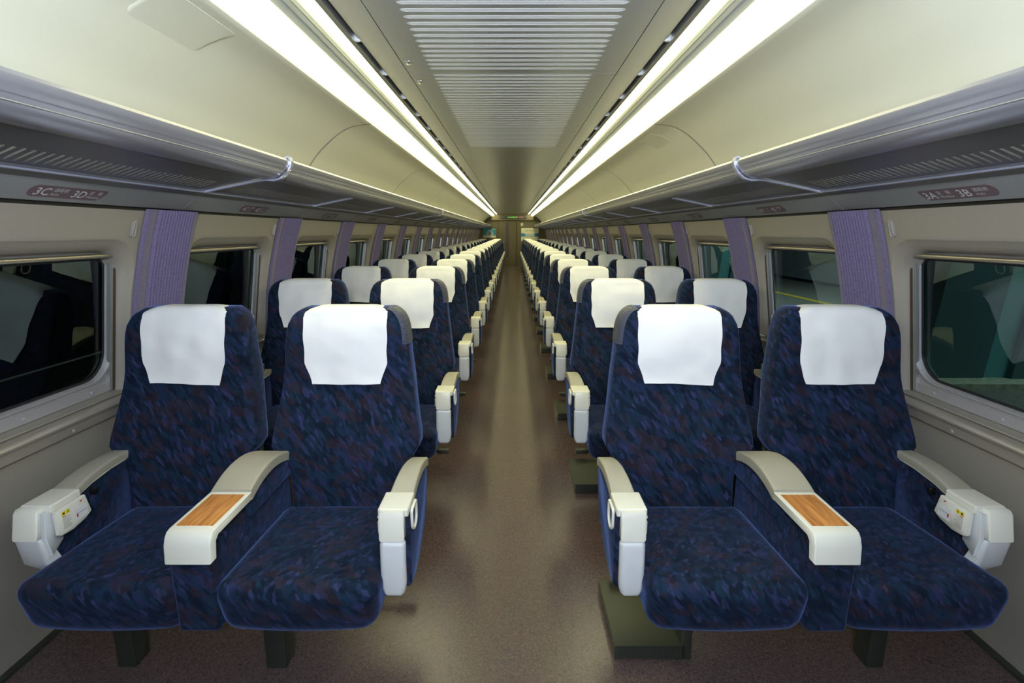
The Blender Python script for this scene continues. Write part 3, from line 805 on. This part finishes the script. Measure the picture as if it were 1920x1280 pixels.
# ------------------------------------------------------------------ end walls
wb = MB().box(-1.70, 1.70, Y1, Y1 + 0.06, -0.05, 2.3).build('wall_back', 'endwall', smooth=None); tag(wb, kind='structure')
MB().box(-.90, .90, Y1 - 0.10, Y1, 1.888, 2.155).build('header_box', 'endwall', wb, smooth=None)
MB().box(-1.25, 1.25, Y1 - 0.03, Y1, 1.862, 1.888).build('header_ledge', 'leg', wb, smooth=None)
wf = MB().box(-1.70, 1.70, Y0 - 0.06, Y0, -0.05, 2.3).build('wall_front', 'wall', smooth=None); tag(wf, kind='structure')
dr = empty('door_1', (0, Y1, 0)); tag(dr, kind='structure')
MB().box(-.60, .155, -0.012, 0.0, 0.005, 1.862).build('door_leaf', 'door', dr, smooth=None)
MB().box(-.29, -.155, -0.015, -0.012, 0.35, 1.78).build('door_strip', 'purple_strip', dr, smooth=None)
MB().rbox(-.42, -.37, -0.035, -0.010, 0.97, 1.00, .005, 2).build('door_handle', 'steel', dr)
for x in (-.606, .158):
    MB().box(x, x + .012, -0.02, 0, 0, 1.862).build('door_edge', 'black', dr, smooth=None)
# information display over the door
dp = empty('information_display', (0, Y1 - .10, 0)); tag(dp, 'long dark information display with green and red dot lettering over the end door', 'display')
MB().rbox(-.50, .60, -0.02, 0.0, 1.955, 2.060, .006, 2).build('screen', 'display', dp)
random.seed(3)
for (x0, x1, mt, nm) in ((-.20, .22, 'led_green', 'green_lettering'), (.26, .42, 'led_red', 'red_lettering')):
    mb = MB(); x = x0
    while x < x1:
        for r_ in range(7):
            for c_ in range(4):
                if random.random() < 0.52: mb.box(x + c_ * .009, x + c_ * .009 + .007, -0.0215, -0.0195, 1.972 + r_ * .011, 1.972 + r_ * .011 + .008)
        x += .047
    mb.build(nm, mt, dp, smooth=None)['kind'] = 'stuff'
# posters
po = empty('poster', (0, Y1, 0)); tag(po, 'blue and cream poster with a pale disc, left of the end door', 'poster')
MB().box(-1.24, -.71, -.006, 0, 1.17, 1.555).build('sheet', 'teal_poster', po, smooth=None)
MB().box(-1.24, -.71, -.008, -.006, 1.17, 1.255).build('cream_band', 'paper', po, smooth=None)
MB().prism([(-.965 + .155 * cos(a * pi / 12), 1.262 + .23 * sin(a * pi / 12)) for a in range(13)], 'y', -.008, -.006).build('pale_disc', 'pale_blue', po, smooth=None)
MB().prism([(-.965 + .075 * cos(a * pi / 8), 1.34 + .075 * sin(a * pi / 8)) for a in range(16)], 'y', -.010, -.008).build('dark_disc', 'grey_print', po, smooth=None)
MB().box(-.88, -.74, -.008, -.006, 1.50, 1.515).build('print_line', 'paper', po, smooth=None)
MB().box(-1.08, -.90, -.010, -.008, 1.21, 1.222).build('print_line', 'grey_print', po, smooth=None)
po = empty('poster', (0, Y1, 0)); tag(po, 'white poster with blue side panels and grey capitals, right of the end door', 'poster')
MB().box(.37, 1.10, -.006, 0, 1.02, 1.565).build('sheet', 'paper', po, smooth=None)
MB().prism([(.37, 1.21), (.52, 1.21), (.54, 1.30), (.52, 1.335), (.37, 1.36)], 'y', -.008, -.006).build('blue_panel', 'blue', po, smooth=None)
MB().prism([(1.10, 1.21), (.95, 1.21), (.93, 1.30), (.95, 1.335), (1.10, 1.36)], 'y', -.008, -.006).build('blue_panel', 'blue', po, smooth=None)
MB().box(.53, .945, -.0075, -.006, 1.215, 1.325).build('pale_panel', 'pale_blue', po, smooth=None)
MB().box(.55, .92, -.0085, -.0075, 1.208, 1.218).build('print_line', 'grey_print', po, smooth=None)
vs_, fs_ = text_geo('SKYMA', 0.115)
MB().add([(.53 + x, -.009, 1.42 + y) for x, y, z in vs_], fs_).build('lettering', 'grey_print', po, smooth=None)
for q in range(2): MB().box(.58, .90, -.009, -.0075, 1.245 + q * .035, 1.258 + q * .035).build('print_line', 'paper', po, smooth=None)
sg = empty('wall_sign', (0, Y1, 0)); tag(sg, 'tiny square cream sign above the white poster on the end wall', 'sign')
MB().box(.35, .45, -.006, 0, 1.66, 1.77).build('plate', 'paper', sg, smooth=None)
MB().box(.375, .425, -.009, -.006, 1.685, 1.745).build('border', 'grey_print', sg, smooth=None)
MB().box(.390, .410, -.011, -.009, 1.700, 1.730).build('centre', 'paper', sg, smooth=None)

# ------------------------------------------------------------------ seats
# a double seat is built once per side of the aisle, in real positions for the nearest row
WID = [(0.385, .188), (0.50, .192), (0.555, .198), (0.590, .218), (0.625, .261), (0.655, .268), (0.72, .258), (0.80, .246), (0.88, .236), (0.96, .228), (1.03, .223), (1.07, .216), (1.098, .203), (1.115, .186), (1.128, .160)]
ZLO, ZHI = 0.385, 1.128
def yfront(z):
    return smooth_interp([(0.35, 1.748), (0.50, 1.766), (0.62, 1.792), (0.75, 1.836), (0.87, 1.878), (0.98, 1.888), (1.06, 1.900), (1.10, 1.915), (1.14, 1.945)], z)
LAY = [(0.034, 0.000), (0.024, 0.0005), (0.013, 0.0035), (0.008, 0.0045), (0.004, 0.010), (0.000, 0.022), (0.0, 0.060), (0.0, 0.095), (0.004, 0.112), (0.014, 0.122), (0.030, 0.128)]
ZL = [ZLO + (ZHI - ZLO) * t / 26 for t in range(27)] + [1.112, 1.121]
ZL = sorted(set(ZL))
def back_outline(d):
    """inset outline rows: list of (halfwidth, z)"""
    zc_ = (ZLO + ZHI) / 2; k = ((ZHI - ZLO) / 2 - d) / ((ZHI - ZLO) / 2)
    return [(smooth_interp(WID, z) - d, zc_ + (z - zc_) * k) for z in ZL]
def yoff(z):
    # thinner towards the top, and the top rolls back
    return 1.0 - 0.15 * max(0, (z - 0.9) / 0.25)
def backrest_mb(cx):
    mb = MB(); NC = 10; rows = len(ZL)
    us = [-1 + 2 * c / NC for c in range(NC + 1)]
    idx = {}
    def dish(u, z): # shallow hollow across the back, deeper at lumbar height
        return 0.010 * (1 - u * u) * (1 if z < 0.85 else max(0.0, 1 - (z - .85) / .12))
    def grid(layer, front):
        d, o = LAY[layer]; ol = back_outline(d); base = len(mb.v)
        for (w_, z) in ol:
            for u in us:
                mb.v.append((cx + w_ * u, yfront(z) + o * yoff(z) + (dish(u, z) if front else 0), z))
        for r in range(rows - 1):
            for c in range(NC):
                q = (base + r * (NC + 1) + c, base + r * (NC + 1) + c + 1, base + (r + 1) * (NC + 1) + c + 1, base + (r + 1) * (NC + 1) + c)
                mb.f.append(q if front else q[::-1])
        loop = [base + c for c in range(NC)] + [base + r * (NC + 1) + NC for r in range(rows - 1)] + [base + (rows - 1) * (NC + 1) + c for c in range(NC, 0, -1)] + [base + r * (NC + 1) for r in range(rows - 1, 0, -1)]
        return loop
    def ring(layer):
        d, o = LAY[layer]; ol = back_outline(d); base = len(mb.v); pts = []
        def P_(r, u):
            w_, z = ol[r]; return (cx + w_ * u, yfront(z) + o * yoff(z), z)
        pts += [P_(0, us[c]) for c in range(NC)] + [P_(r, 1) for r in range(rows - 1)] + [P_(rows - 1, us[c]) for c in range(NC, 0, -1)] + [P_(r, -1) for r in range(rows - 1, 0, -1)]
        mb.v += pts; return list(range(base, base + len(pts)))
    loops = [grid(0, True)] + [ring(l) for l in range(1, len(LAY) - 1)] + [grid(len(LAY) - 1, False)]
    for a, b in zip(loops, loops[1:]):
        n = len(a)
        for i in range(n): mb.f.append((a[i], b[i], b[(i + 1) % n], a[(i + 1) % n]))
    return mb
def cover_mb(cx, seed):
    """white headrest cloth: up the front, over the top and a little way down the back"""
    rnd = random.Random(seed); ph = [rnd.uniform(0, 6) for _ in range(6)]
    mb = MB()
    path = []                                            # (y, z, halfwidth, kind)
    for i in range(17):
        z = 0.858 + (1.098 - 0.858) * i / 16
        hw = interp([(0.858, .124), (0.935, .149), (1.06, .152), (1.10, .152)], z)
        path.append((yfront(z) - 0.006, z, hw, 0))
    for a in range(1, 8):
        t = pi / 2 * a / 7; path.append((yfront(1.10) - 0.004 + 0.034 * (1 - cos(t)), 1.098 + 0.037 * sin(t), 0.152 - .004 * a / 7, 1))
    yb_ = path[-1][0]
    path.append((yb_ + 0.05, 1.1345, .147, 1)); 
    for a in range(1, 5):
        t = pi / 2 * a / 4; path.append((yb_ + 0.055 + 0.028 * sin(t), 1.1345 - 0.03 * (1 - cos(t)), .147, 1))
    path.append((yb_ + 0.088, 1.03, .145, 1)); path.append((yb_ + 0.083, .95, .14, 1))
    NC = 16
    for k, (y, z, hw, kd) in enumerate(path):
        for c in range(NC + 1):
            u = -1 + 2 * c / NC
            bow = 0.0
            if kd == 0:
                t = (z - .858) / .24
                bow = -0.0045 * (1 - u * u) * sin(pi * min(1, t * 1.1)) - 0.006 * max(0, 1 - abs(u - .15 * sin(ph[5])) * 1.3) * max(0, t - .35) * (1.0 - t) * 6 + 0.0022 * sin(5 * u + ph[0] + 9 * t) * (1 - t) * 0.8 + 0.0015 * sin(9 * u + ph[1] + 4 * t)
                # follow the dish of the backrest where the cloth hangs free
            dz = 0
            if k == 0: dz = 0.0025 * sin(2 * u + ph[2]) + 0.002 * u * (1 if ph[3] > 3 else -1)
            if kd == 1: dz = -0.015 * (max(0, abs(u) - .55) / .45)**2 * min(1, (k - 15) / 6)
            edge = 0.0015 * sin(11 * z * 6 + ph[4]) if kd == 0 else 0
            mb.v.append((cx + (hw + edge) * u, y + min(bow, 0.003), z + dz))
    n = NC + 1
    for k in range(len(path) - 1):
        for c in range(NC): mb.f.append((k * n + c, k * n + c + 1, (k + 1) * n + c + 1, (k + 1) * n + c))
    return mb
def grip_mb(cx):
    """ribbed grip patch on the aisle-side shoulder"""
    mb = MB(); rows = [z for z in [1.0 + i * .0095 for i in range(14)] if z <= 1.1245]
    cols = [(0.018, -0.001), (0.010, 0.000), (0.002, 0.006), (-0.0022, 0.022), (-0.0022, 0.06), (-0.0022, 0.095), (0.004, 0.114)]
    for z in rows:
        for d, o in cols:
            w_ = smooth_interp(WID, z) - d
            mb.v.append((cx - w_, yfront(z) + o * yoff(z) - (0.002 if d > .01 else 0), z + 0.0015))
    # over the top towards the cloth
    for u in (.97,):
        for d, o in cols: mb.v.append((cx - (.150 - d * .5), yfront(ZHI) + o * yoff(ZHI), 1.1298 - max(0, d) * .6))
    n = len(cols); R = len(rows) + 1
    for r in range(R - 1):
        for c in range(n - 1): mb.f.append((r * n + c, r * n + c + 1, (r + 1) * n + c + 1, (r + 1) * n + c))
    return mb
def cushion_mb(x0, x1, side_in):
    def fn(x, y, z):
        t = max(0, min(1, (y - 1.27) / 0.55))            # 0 front .. 1 rear
        top = (z - .30) / .15
        z2 = z - 0.022 * t * top + 0.010 * (1 - abs((x - (x0 + x1) / 2) / ((x1 - x0) / 2))**2) * top * (1 - abs(2 * t - .8))
        # front tucks back at the bottom
        y2 = y + (0.030 * (1 - top) if t < .5 else 0) * (1 - t * 2 if t < .5 else 0)
        xm = (x0 + x1) / 2
        x2 = xm + (x - xm) * (1 - 0.05 * (1 - top)) * (1 - 0.02 * t)
        # plan curve of the front edge
        y2 += 0.016 * ((x - xm) / ((x1 - x0) / 2))**2 * (1 - t)
        return (x2, y2, z2)
    return MB().rbox(x0, x1, 1.266, 1.80, 0.281, 0.454, 0.055, 7, fn, (8, 10, 2))
def arc_pad(x0f, x1f, x0r, x1r, yf_, yr, z0, zmid, zr, th):
    """armrest pad arched in side view"""
    def fn(x, y, z):
        t = (y - yf_) / (yr - yf_); u = (x - 0) ; zz = z0 + (zr - z0) * t + 4 * (zmid - (z0 + zr) / 2) * t * (1 - t)
        return (x0f + (x0r - x0f) * t + (x) * ((x1f - x0f) + ((x1r - x0r) - (x1f - x0f)) * t), y, zz + z)
    m = MB()
    w_ = 1.0
    # rounded section swept
    N = 12
    sec = []
    r = 0.22
    W = abs(x1f - x0f)
    rr = min(.008, th / 2.2)
    for (cx_, cz_, a0) in ((W - rr, -rr, 0), (rr, -rr, 90)):
        for i in range(5):
            a = radians(a0 + 90 * i / 4); sec.append(((cx_ + rr * cos(a)) / W, cz_ + rr * sin(a)))
    sec += [(0.0, -th), (1.0, -th)]
    ns = len(sec)
    for k in range(N + 1):
        t = k / N; y = yf_ + (yr - yf_) * t
        zz = z0 + (zr - z0) * t + 4 * (zmid - (z0 + zr) / 2) * t * (1 - t)
        for (u, dz) in sec: m.v.append((x0f + (x0r - x0f) * t + u * ((x1f - x0f) * (1 - t) + (x1r - x0r) * t), y, zz + dz))
    for k in range(N):
        for i in range(ns): m.f.append((k * ns + i, k * ns + (i + 1) % ns, (k + 1) * ns + (i + 1) % ns, (k + 1) * ns + i))
    m.f += [tuple(range(ns)), tuple(N * ns + i for i in range(ns))]
    return m
def side_panel(x0, x1, pts, r=0.006):
    """fabric side shield: polygon in (y,z) with softened edges"""
    m = MB(); n = len(pts); cy = sum(p[0] for p in pts) / n; cz = sum(p[1] for p in pts) / n
    def ins(d): return [(y + (cy - y) / math.hypot(cy - y, cz - z) * d, z + (cz - z) / math.hypot(cy - y, cz - z) * d) for y, z in pts]
    rings = [(x0, ins(r)), (x0 + r * .4, ins(r * .3)), (x0 + r, pts), (x1 - r, pts), (x1 - r * .4, ins(r * .3)), (x1, ins(r))]
    for x, pp in rings: m.v += [(x, y, z) for y, z in pp]
    for k in range(len(rings) - 1):
        for i in range(n): m.f.append((k * n + i, k * n + (i + 1) % n, (k + 1) * n + (i + 1) % n, (k + 1) * n + i))
    m.f += [tuple(range(n)), tuple((len(rings) - 1) * n + i for i in range(n))]
    return m

def make_double_seat(s):
    root = empty('double_seat')
    def B(mb, name, m, parent=root, smooth=40, label=None):
        o = mb.mirror(s).build(name, m, parent, smooth)
        if label: o['label'] = label
        return o
    C1, C2 = .605, 1.192
    for i, cx in enumerate((C1, C2)):
        bk = B(backrest_mb(cx), 'backrest', 'fabric', smooth=75)
        B(cover_mb(cx, 11 * (i + 1) + (5 if s > 0 else 0)), 'headrest_cover', 'cloth', bk, 80)
        if i == 0: B(grip_mb(cx), 'grip_patch', 'grip', bk, 60)
    B(cushion_mb(.372, .838, 1), 'seat_cushion', 'fabric', smooth=80)
    B(cushion_mb(.922, 1.392, 1), 'seat_cushion', 'fabric', smooth=80)
    # ---- centre console
    con = B(MB().rbox(.818, .932, 1.292, 1.82, .305, .565, .012, 3, lambda x, y, z: (x, y + (0.018 * (.5 - z) if y < 1.4 else 0), z)), 'centre_console', 'fabric')
    B(MB().rbox(.804, .922, 1.50, 1.86, .54, .602, .006, 2), 'console_upper', 'fabric', con)
    # ivory cap: folds over the front
    cap = [(1.305, .620), (1.512, .620), (1.512, .598), (1.310, .598), (1.296, .585), (1.290, .535), (1.268, .535), (1.272, .585), (1.280, .605), (1.290, .616)]
    cp_ = B(side_panel(.800, .926, cap, .005), 'console_cap', 'ivory', con, 35)
    B(MB().rbox(.812, .914, 1.316, 1.492, .6165, .6215, .0022, 2), 'wood_inlay', 'wood', cp_)
    B(arc_pad(.800, .924, .802, .924, 1.508, 1.86, .628, .658, .600, .034), 'armrest_pad', 'beige', con, 40)
    # ---- aisle armrest
    sh = [(1.404, .600), (1.404, .372), (1.45, .364), (1.53, .372), (1.60, .392), (1.665, .430), (1.705, .475), (1.73, .54), (1.738, .600), (1.70, .612), (1.55, .606)]
    ar = B(side_panel(.298, .372, sh, .012), 'aisle_armrest', 'fabric', smooth=40)
    B(arc_pad(.301, .375, .297, .352, 1.505, 1.755, .6225, .648, .626, .030), 'armrest_pad', 'beige', ar, 40)
    bx_ = B(MB().rbox(.300, .388, 1.402, 1.508, .596, .6215, .005, 3), 'table_lid', 'ivory', ar)

    B(side_panel(.310, .382, [(1.389, .6185), (1.41, .6185), (1.41, .532), (1.379, .532), (1.381, .60)], .006), 'post_cap', 'ivory', ar, 40)
    # lower post: rounded foot
    def pf(x, y, z):
        t = max(0, min(1, (.53 - z) / .18)); nar = max(0, (.40 - z) / .05); return (.346 + (x - .346) * (1 - .28 * min(1, nar)**2) + 0.002 * t, y + 0.010 * sin(pi * t) * -0.4 + 0.004 * t, z)
    B(MB().rbox(.309, .383, 1.378, 1.412, .348, .531, .015, 5, pf, (2, 1, 14)), 'front_post', 'greyplastic', ar)
    # folding ring on the outside and tag flap on the inside
    loop = []
    for (y_, z_) in subdiv(opening(1.425, 1.492, .535, .606, .010, .030, 6), .02): loop.append((.294, y_, z_))
    B(MB().tube(loop, .0045, 6, True), 'grip_ring', 'ivory', ar, 60)
    B(MB().rbox(.382, .391, 1.405, 1.500, .540, .598, .004, 2), 'table_flap', 'ivory', ar)
    B(MB().disc((.3895, 1.4035, .588), .0035, 'y', .004, 8), 'hinge_pin', 'knob', ar)
    # ---- window armrest
    shw = [(1.435, .600), (1.420, .500), (1.465, .380), (1.60, .36), (1.80, .38), (1.90, .585), (1.80, .606), (1.70, .610), (1.60, .606), (1.52, .596)]
    def shear(m_):
        m_.v = [(x + 0.040 * max(0, (y - 1.43) / .37), y, z) for x, y, z in m_.v]; return m_
    aw = B(shear(side_panel(1.350, 1.412, shw, .010)), 'window_armrest', 'fabric', smooth=40)
    B(arc_pad(1.352, 1.430, 1.392, 1.440, 1.520, 1.92, .620, .640, .606, .026), 'armrest_pad', 'beige', aw, 40)
    B(shear(side_panel(1.346, 1.356, [(1.52, .590), (1.60, .602), (1.70, .607), (1.80, .602), (1.91, .578), (1.91, .583), (1.80, .608), (1.70, .613), (1.60, .608), (1.52, .596)], .0008)), 'trim_line', 'ivory', aw)
    B(MB().rbox(1.342, 1.432, 1.418, 1.530, .596, .6215, .006, 3), 'table_lid', 'ivory', aw)
    B(side_panel(1.362, 1.434, [(1.395, .610), (1.405, .6185), (1.425, .6185), (1.425, .532), (1.378, .532)], .006), 'post_cap', 'ivory', aw, 40)
    B(side_panel(1.358, 1.430, [(1.380, .531), (1.430, .531), (1.50, .38), (1.475, .365), (1.392, .45)], .008), 'front_post', 'greyplastic', aw, 40)
    B(side_panel(1.347, 1.362, [(1.402, .606), (1.45, .606), (1.45, .50), (1.405, .47), (1.392, .53)], .003), 'inner_cheek', 'greyplastic', aw, 40)
    fl = B(side_panel(1.330, 1.343, [(1.418, .600), (1.418, .528), (1.426, .521), (1.47, .517), (1.52, .527), (1.545, .540), (1.530, .600)], .003), 'table_flap', 'ivory', aw, 40)
    X = 1.3293
    def sticker(y0, y1, z0, z1, m, name='sticker', x=X):
        B(MB().box(x - .0006, x, y0, y1, z0, z1), name, m, fl, None)
    sticker(1.482, 1.528, .537, .574, 'white_print', 'diagram')
    sticker(1.4865, 1.491, .547, .559, 'red_print', 'red_arrow', X - .0006)
    sticker(1.505, 1.512, .5885, .5925, 'red_print', 'red_arrow')
    sticker(1.492, 1.524, .5575, .5587, 'grey_print', 'diagram_line', X - .0006)
    B(MB().tube([(X, 1.500 + .009 * cos(a * pi / 8), .576 + .007 * sin(a * pi / 8)) for a in range(9)], .0009, 5), 'diagram_curve', 'white_print', fl)
    sticker(1.436, 1.449, .578, .590, 'yellow_print', 'warning_square'); sticker(1.4515, 1.4645, .578, .590, 'yellow_print', 'warning_square')
    sticker(1.4405, 1.4455, .581, .587, 'knob', 'warning_mark', X - .0006); sticker(1.4572, 1.4585, .5805, .588, 'knob', 'warning_mark', X - .0006)
    sticker(1.438, 1.450, .5735, .5755, 'red_print', 'print_line')
    for q in range(7): sticker(1.437, 1.466 - (.006 if q % 3 == 1 else 0), .5685 - q * .0052, .5697 - q * .0052, 'grey_print', 'print_line')
    kn = MB().disc((1.365, 1.60, .578), .013, 'x', .016, 14); kn.rbox(1.348, 1.360, 1.590, 1.602, .572, .592, .004, 2)
    B(kn, 'recline_knob', 'knob', aw)
    # ---- back shell and underframe
    for cx in (C1, C2):
        def sh_fn(x, y, z): return (x, y + (z - .4) * .22, z)
        B(MB().rbox(cx - .225, cx + .225, 1.895, 1.915, .36, .90, .009, 2, sh_fn), 'back_shell', 'leg')
    B(MB().rbox(.42, 1.34, 1.46, 1.80, .262, .300, .01, 2), 'underframe', 'leg')
    # ---- legs and pedestal
    if s > 0:
        pd = B(MB().prism([(1.535, .006), (1.535, .052), (1.88, .052), (1.88, .006)], 'x', .341, .575), 'pedestal_plate', 'pedestal', smooth=None)
        B(MB().add([(.352, 1.533, .014), (.56, 1.533, -.0), (.56, 1.533, .049), (.352, 1.533, .049)], [(0, 1, 2, 3)]), 'pedestal_face', 'leg', pd, None)
        for bx0, bz0 in ((.39, .030), (.515, .020)): B(MB().disc((bx0, 1.531, bz0), .005, 'y', .005, 8), 'bolt', 'leg', pd)
        legs = ((.560, .597, 1.535), (1.160, 1.215, 1.50))
    else:
        legs = ((.738, .805, 1.495), (1.235, 1.295, 1.50))
    for (x0, x1, yy) in legs:
        B(MB().rbox(x0, x1, yy, yy + .07, .0, .27, .004, 1), 'leg', 'pedestal' if s > 0 and x0 < 1 else 'leg')
    B(MB().rbox(.385, .455, 1.86, 1.90, .085, .115, .006, 2).rbox(.45, .60, 1.872, 1.888, .09, .11, .004, 1), 'rotation_pedal', 'pedestal')
    return root
protoL, protoR = make_double_seat(-1), make_double_seat(1)
for s, pr in ((-1, protoL), (1, protoR)):
    for k in range(18):
        o = pr if k == 0 else copy_tree(pr)
        o.location = (0, k * P, 0)
        tag(o, 'navy double seat with white headrest covers, %s of the aisle, %s' % (SIDE[s], rowtext(k)), 'double seat', 'double seats facing the camera')

# ------------------------------------------------------------------ outside: platform on the right, track wall on the left
M['concrete'] = mat('dark_platform_concrete', (0.10, 0.10, 0.09), 0.7, bump=0.2, bscale=30, var=0.3)
M['teal'] = mat('teal_painted_steel', (0.07, 0.24, 0.25), 0.5)
M['tealdark'] = mat('dark_teal_steel', (0.035, 0.085, 0.095), 0.5)
M['plinth'] = mat('pale_plinth', (0.26, 0.29, 0.22), 0.8, var=0.3, bscale=25)
M['tactile'] = mat('yellow_paving_line', (0.40, 0.30, 0.03), 0.6)
M['trainbody'] = mat('grey_carriage_side', (0.18, 0.20, 0.22), 0.4)
M['nightwall'] = mat('night_wall', (0.030, 0.035, 0.038), 0.8, var=0.3, bscale=4)
M['cable'] = mat('pale_cable', (0.40, 0.45, 0.47), 0.5)
pf_ = MB().box(2.25, 9.0, -4, 40, -0.45, -0.05).build('platform', 'concrete', smooth=None); tag(pf_, kind='structure')
for x in (2.85, 6.4): MB().box(x, x + .18, -4, 40, -0.05, -0.044).build('yellow_line', 'tactile', pf_, smooth=None)
for i, y in enumerate((5.3, 12.3, 19.3)):
    cm = empty('platform_column', (4.6, y, -0.05))
    MB().box(-.75, .75, -.5, .6, 0, .06).build('plinth', 'plinth', cm, smooth=None)
    def lean(x0, x1, y0_, y1_): return MB().add([(q + dx, yy, zz) for zz, dx in ((.06, 0), (3.6, .35)) for q, yy in ((x0, y0_), (x1, y0_), (x1, y1_), (x0, y1_))], [(0, 3, 2, 1), (4, 5, 6, 7), (0, 1, 5, 4), (1, 2, 6, 5), (2, 3, 7, 6), (3, 0, 4, 7)])
    lean(-.62, -.02, -.28, .30).build('flange', 'tealdark', cm, smooth=None)
    lean(-.02, .22, -.26, .20).build('web', 'teal', cm, smooth=None)
    lean(.22, .62, -.32, .32).build('flange', 'tealdark', cm, smooth=None)
    tag(cm, 'leaning teal steel column on the platform seen through the %s window' % ('near right', 'middle right', 'far right')[i], 'column', 'platform columns')
tb = empty('parked_carriage', (8.6, 10, -0.05)); tag(tb, 'grey side of another train standing beyond the platform', 'train')
MB().box(0, .1, -14, 25, .1, 1.0).build('lower_side', 'trainbody', tb, smooth=None)
MB().box(.02, .1, -14, 25, 1.0, 1.7).build('window_band', 'gasket', tb, smooth=None)
MB().box(0, .1, -14, 25, 1.7, 2.5).build('upper_side', 'trainbody', tb, smooth=None)
MB().box(-.02, 0, -14, 25, 1.05, 1.12).build('side_stripe', 'plinth', tb, smooth=None)
gd = MB().box(-14, 2.25, -4, 40, -1.2, -1.1).build('ground', 'nightwall', smooth=None); tag(gd, kind='structure')
rw = MB().box(-9.2, -9.0, -4, 40, -1.1, 3.2).build('wall_outside', 'nightwall', smooth=None); tag(rw, kind='structure')
for i, z in enumerate((1.3, 2.5)): MB().box(-9.0, -8.9, -4, 40, z, z + .05).build('ledge', 'trainbody', rw, smooth=None)
for i, (x, z) in enumerate(((-4.6, .10), (-4.0, -.03))):
    c_ = MB().tube([(x, -3, z), (x, 10, z - .02), (x, 38, z)], .010, 6).build('cable', 'cable', smooth=60)
    tag(c_, ('upper pale thin cable running along the dark track outside the left windows', 'lower pale thin cable beside the track outside the left windows')[i], 'cable')
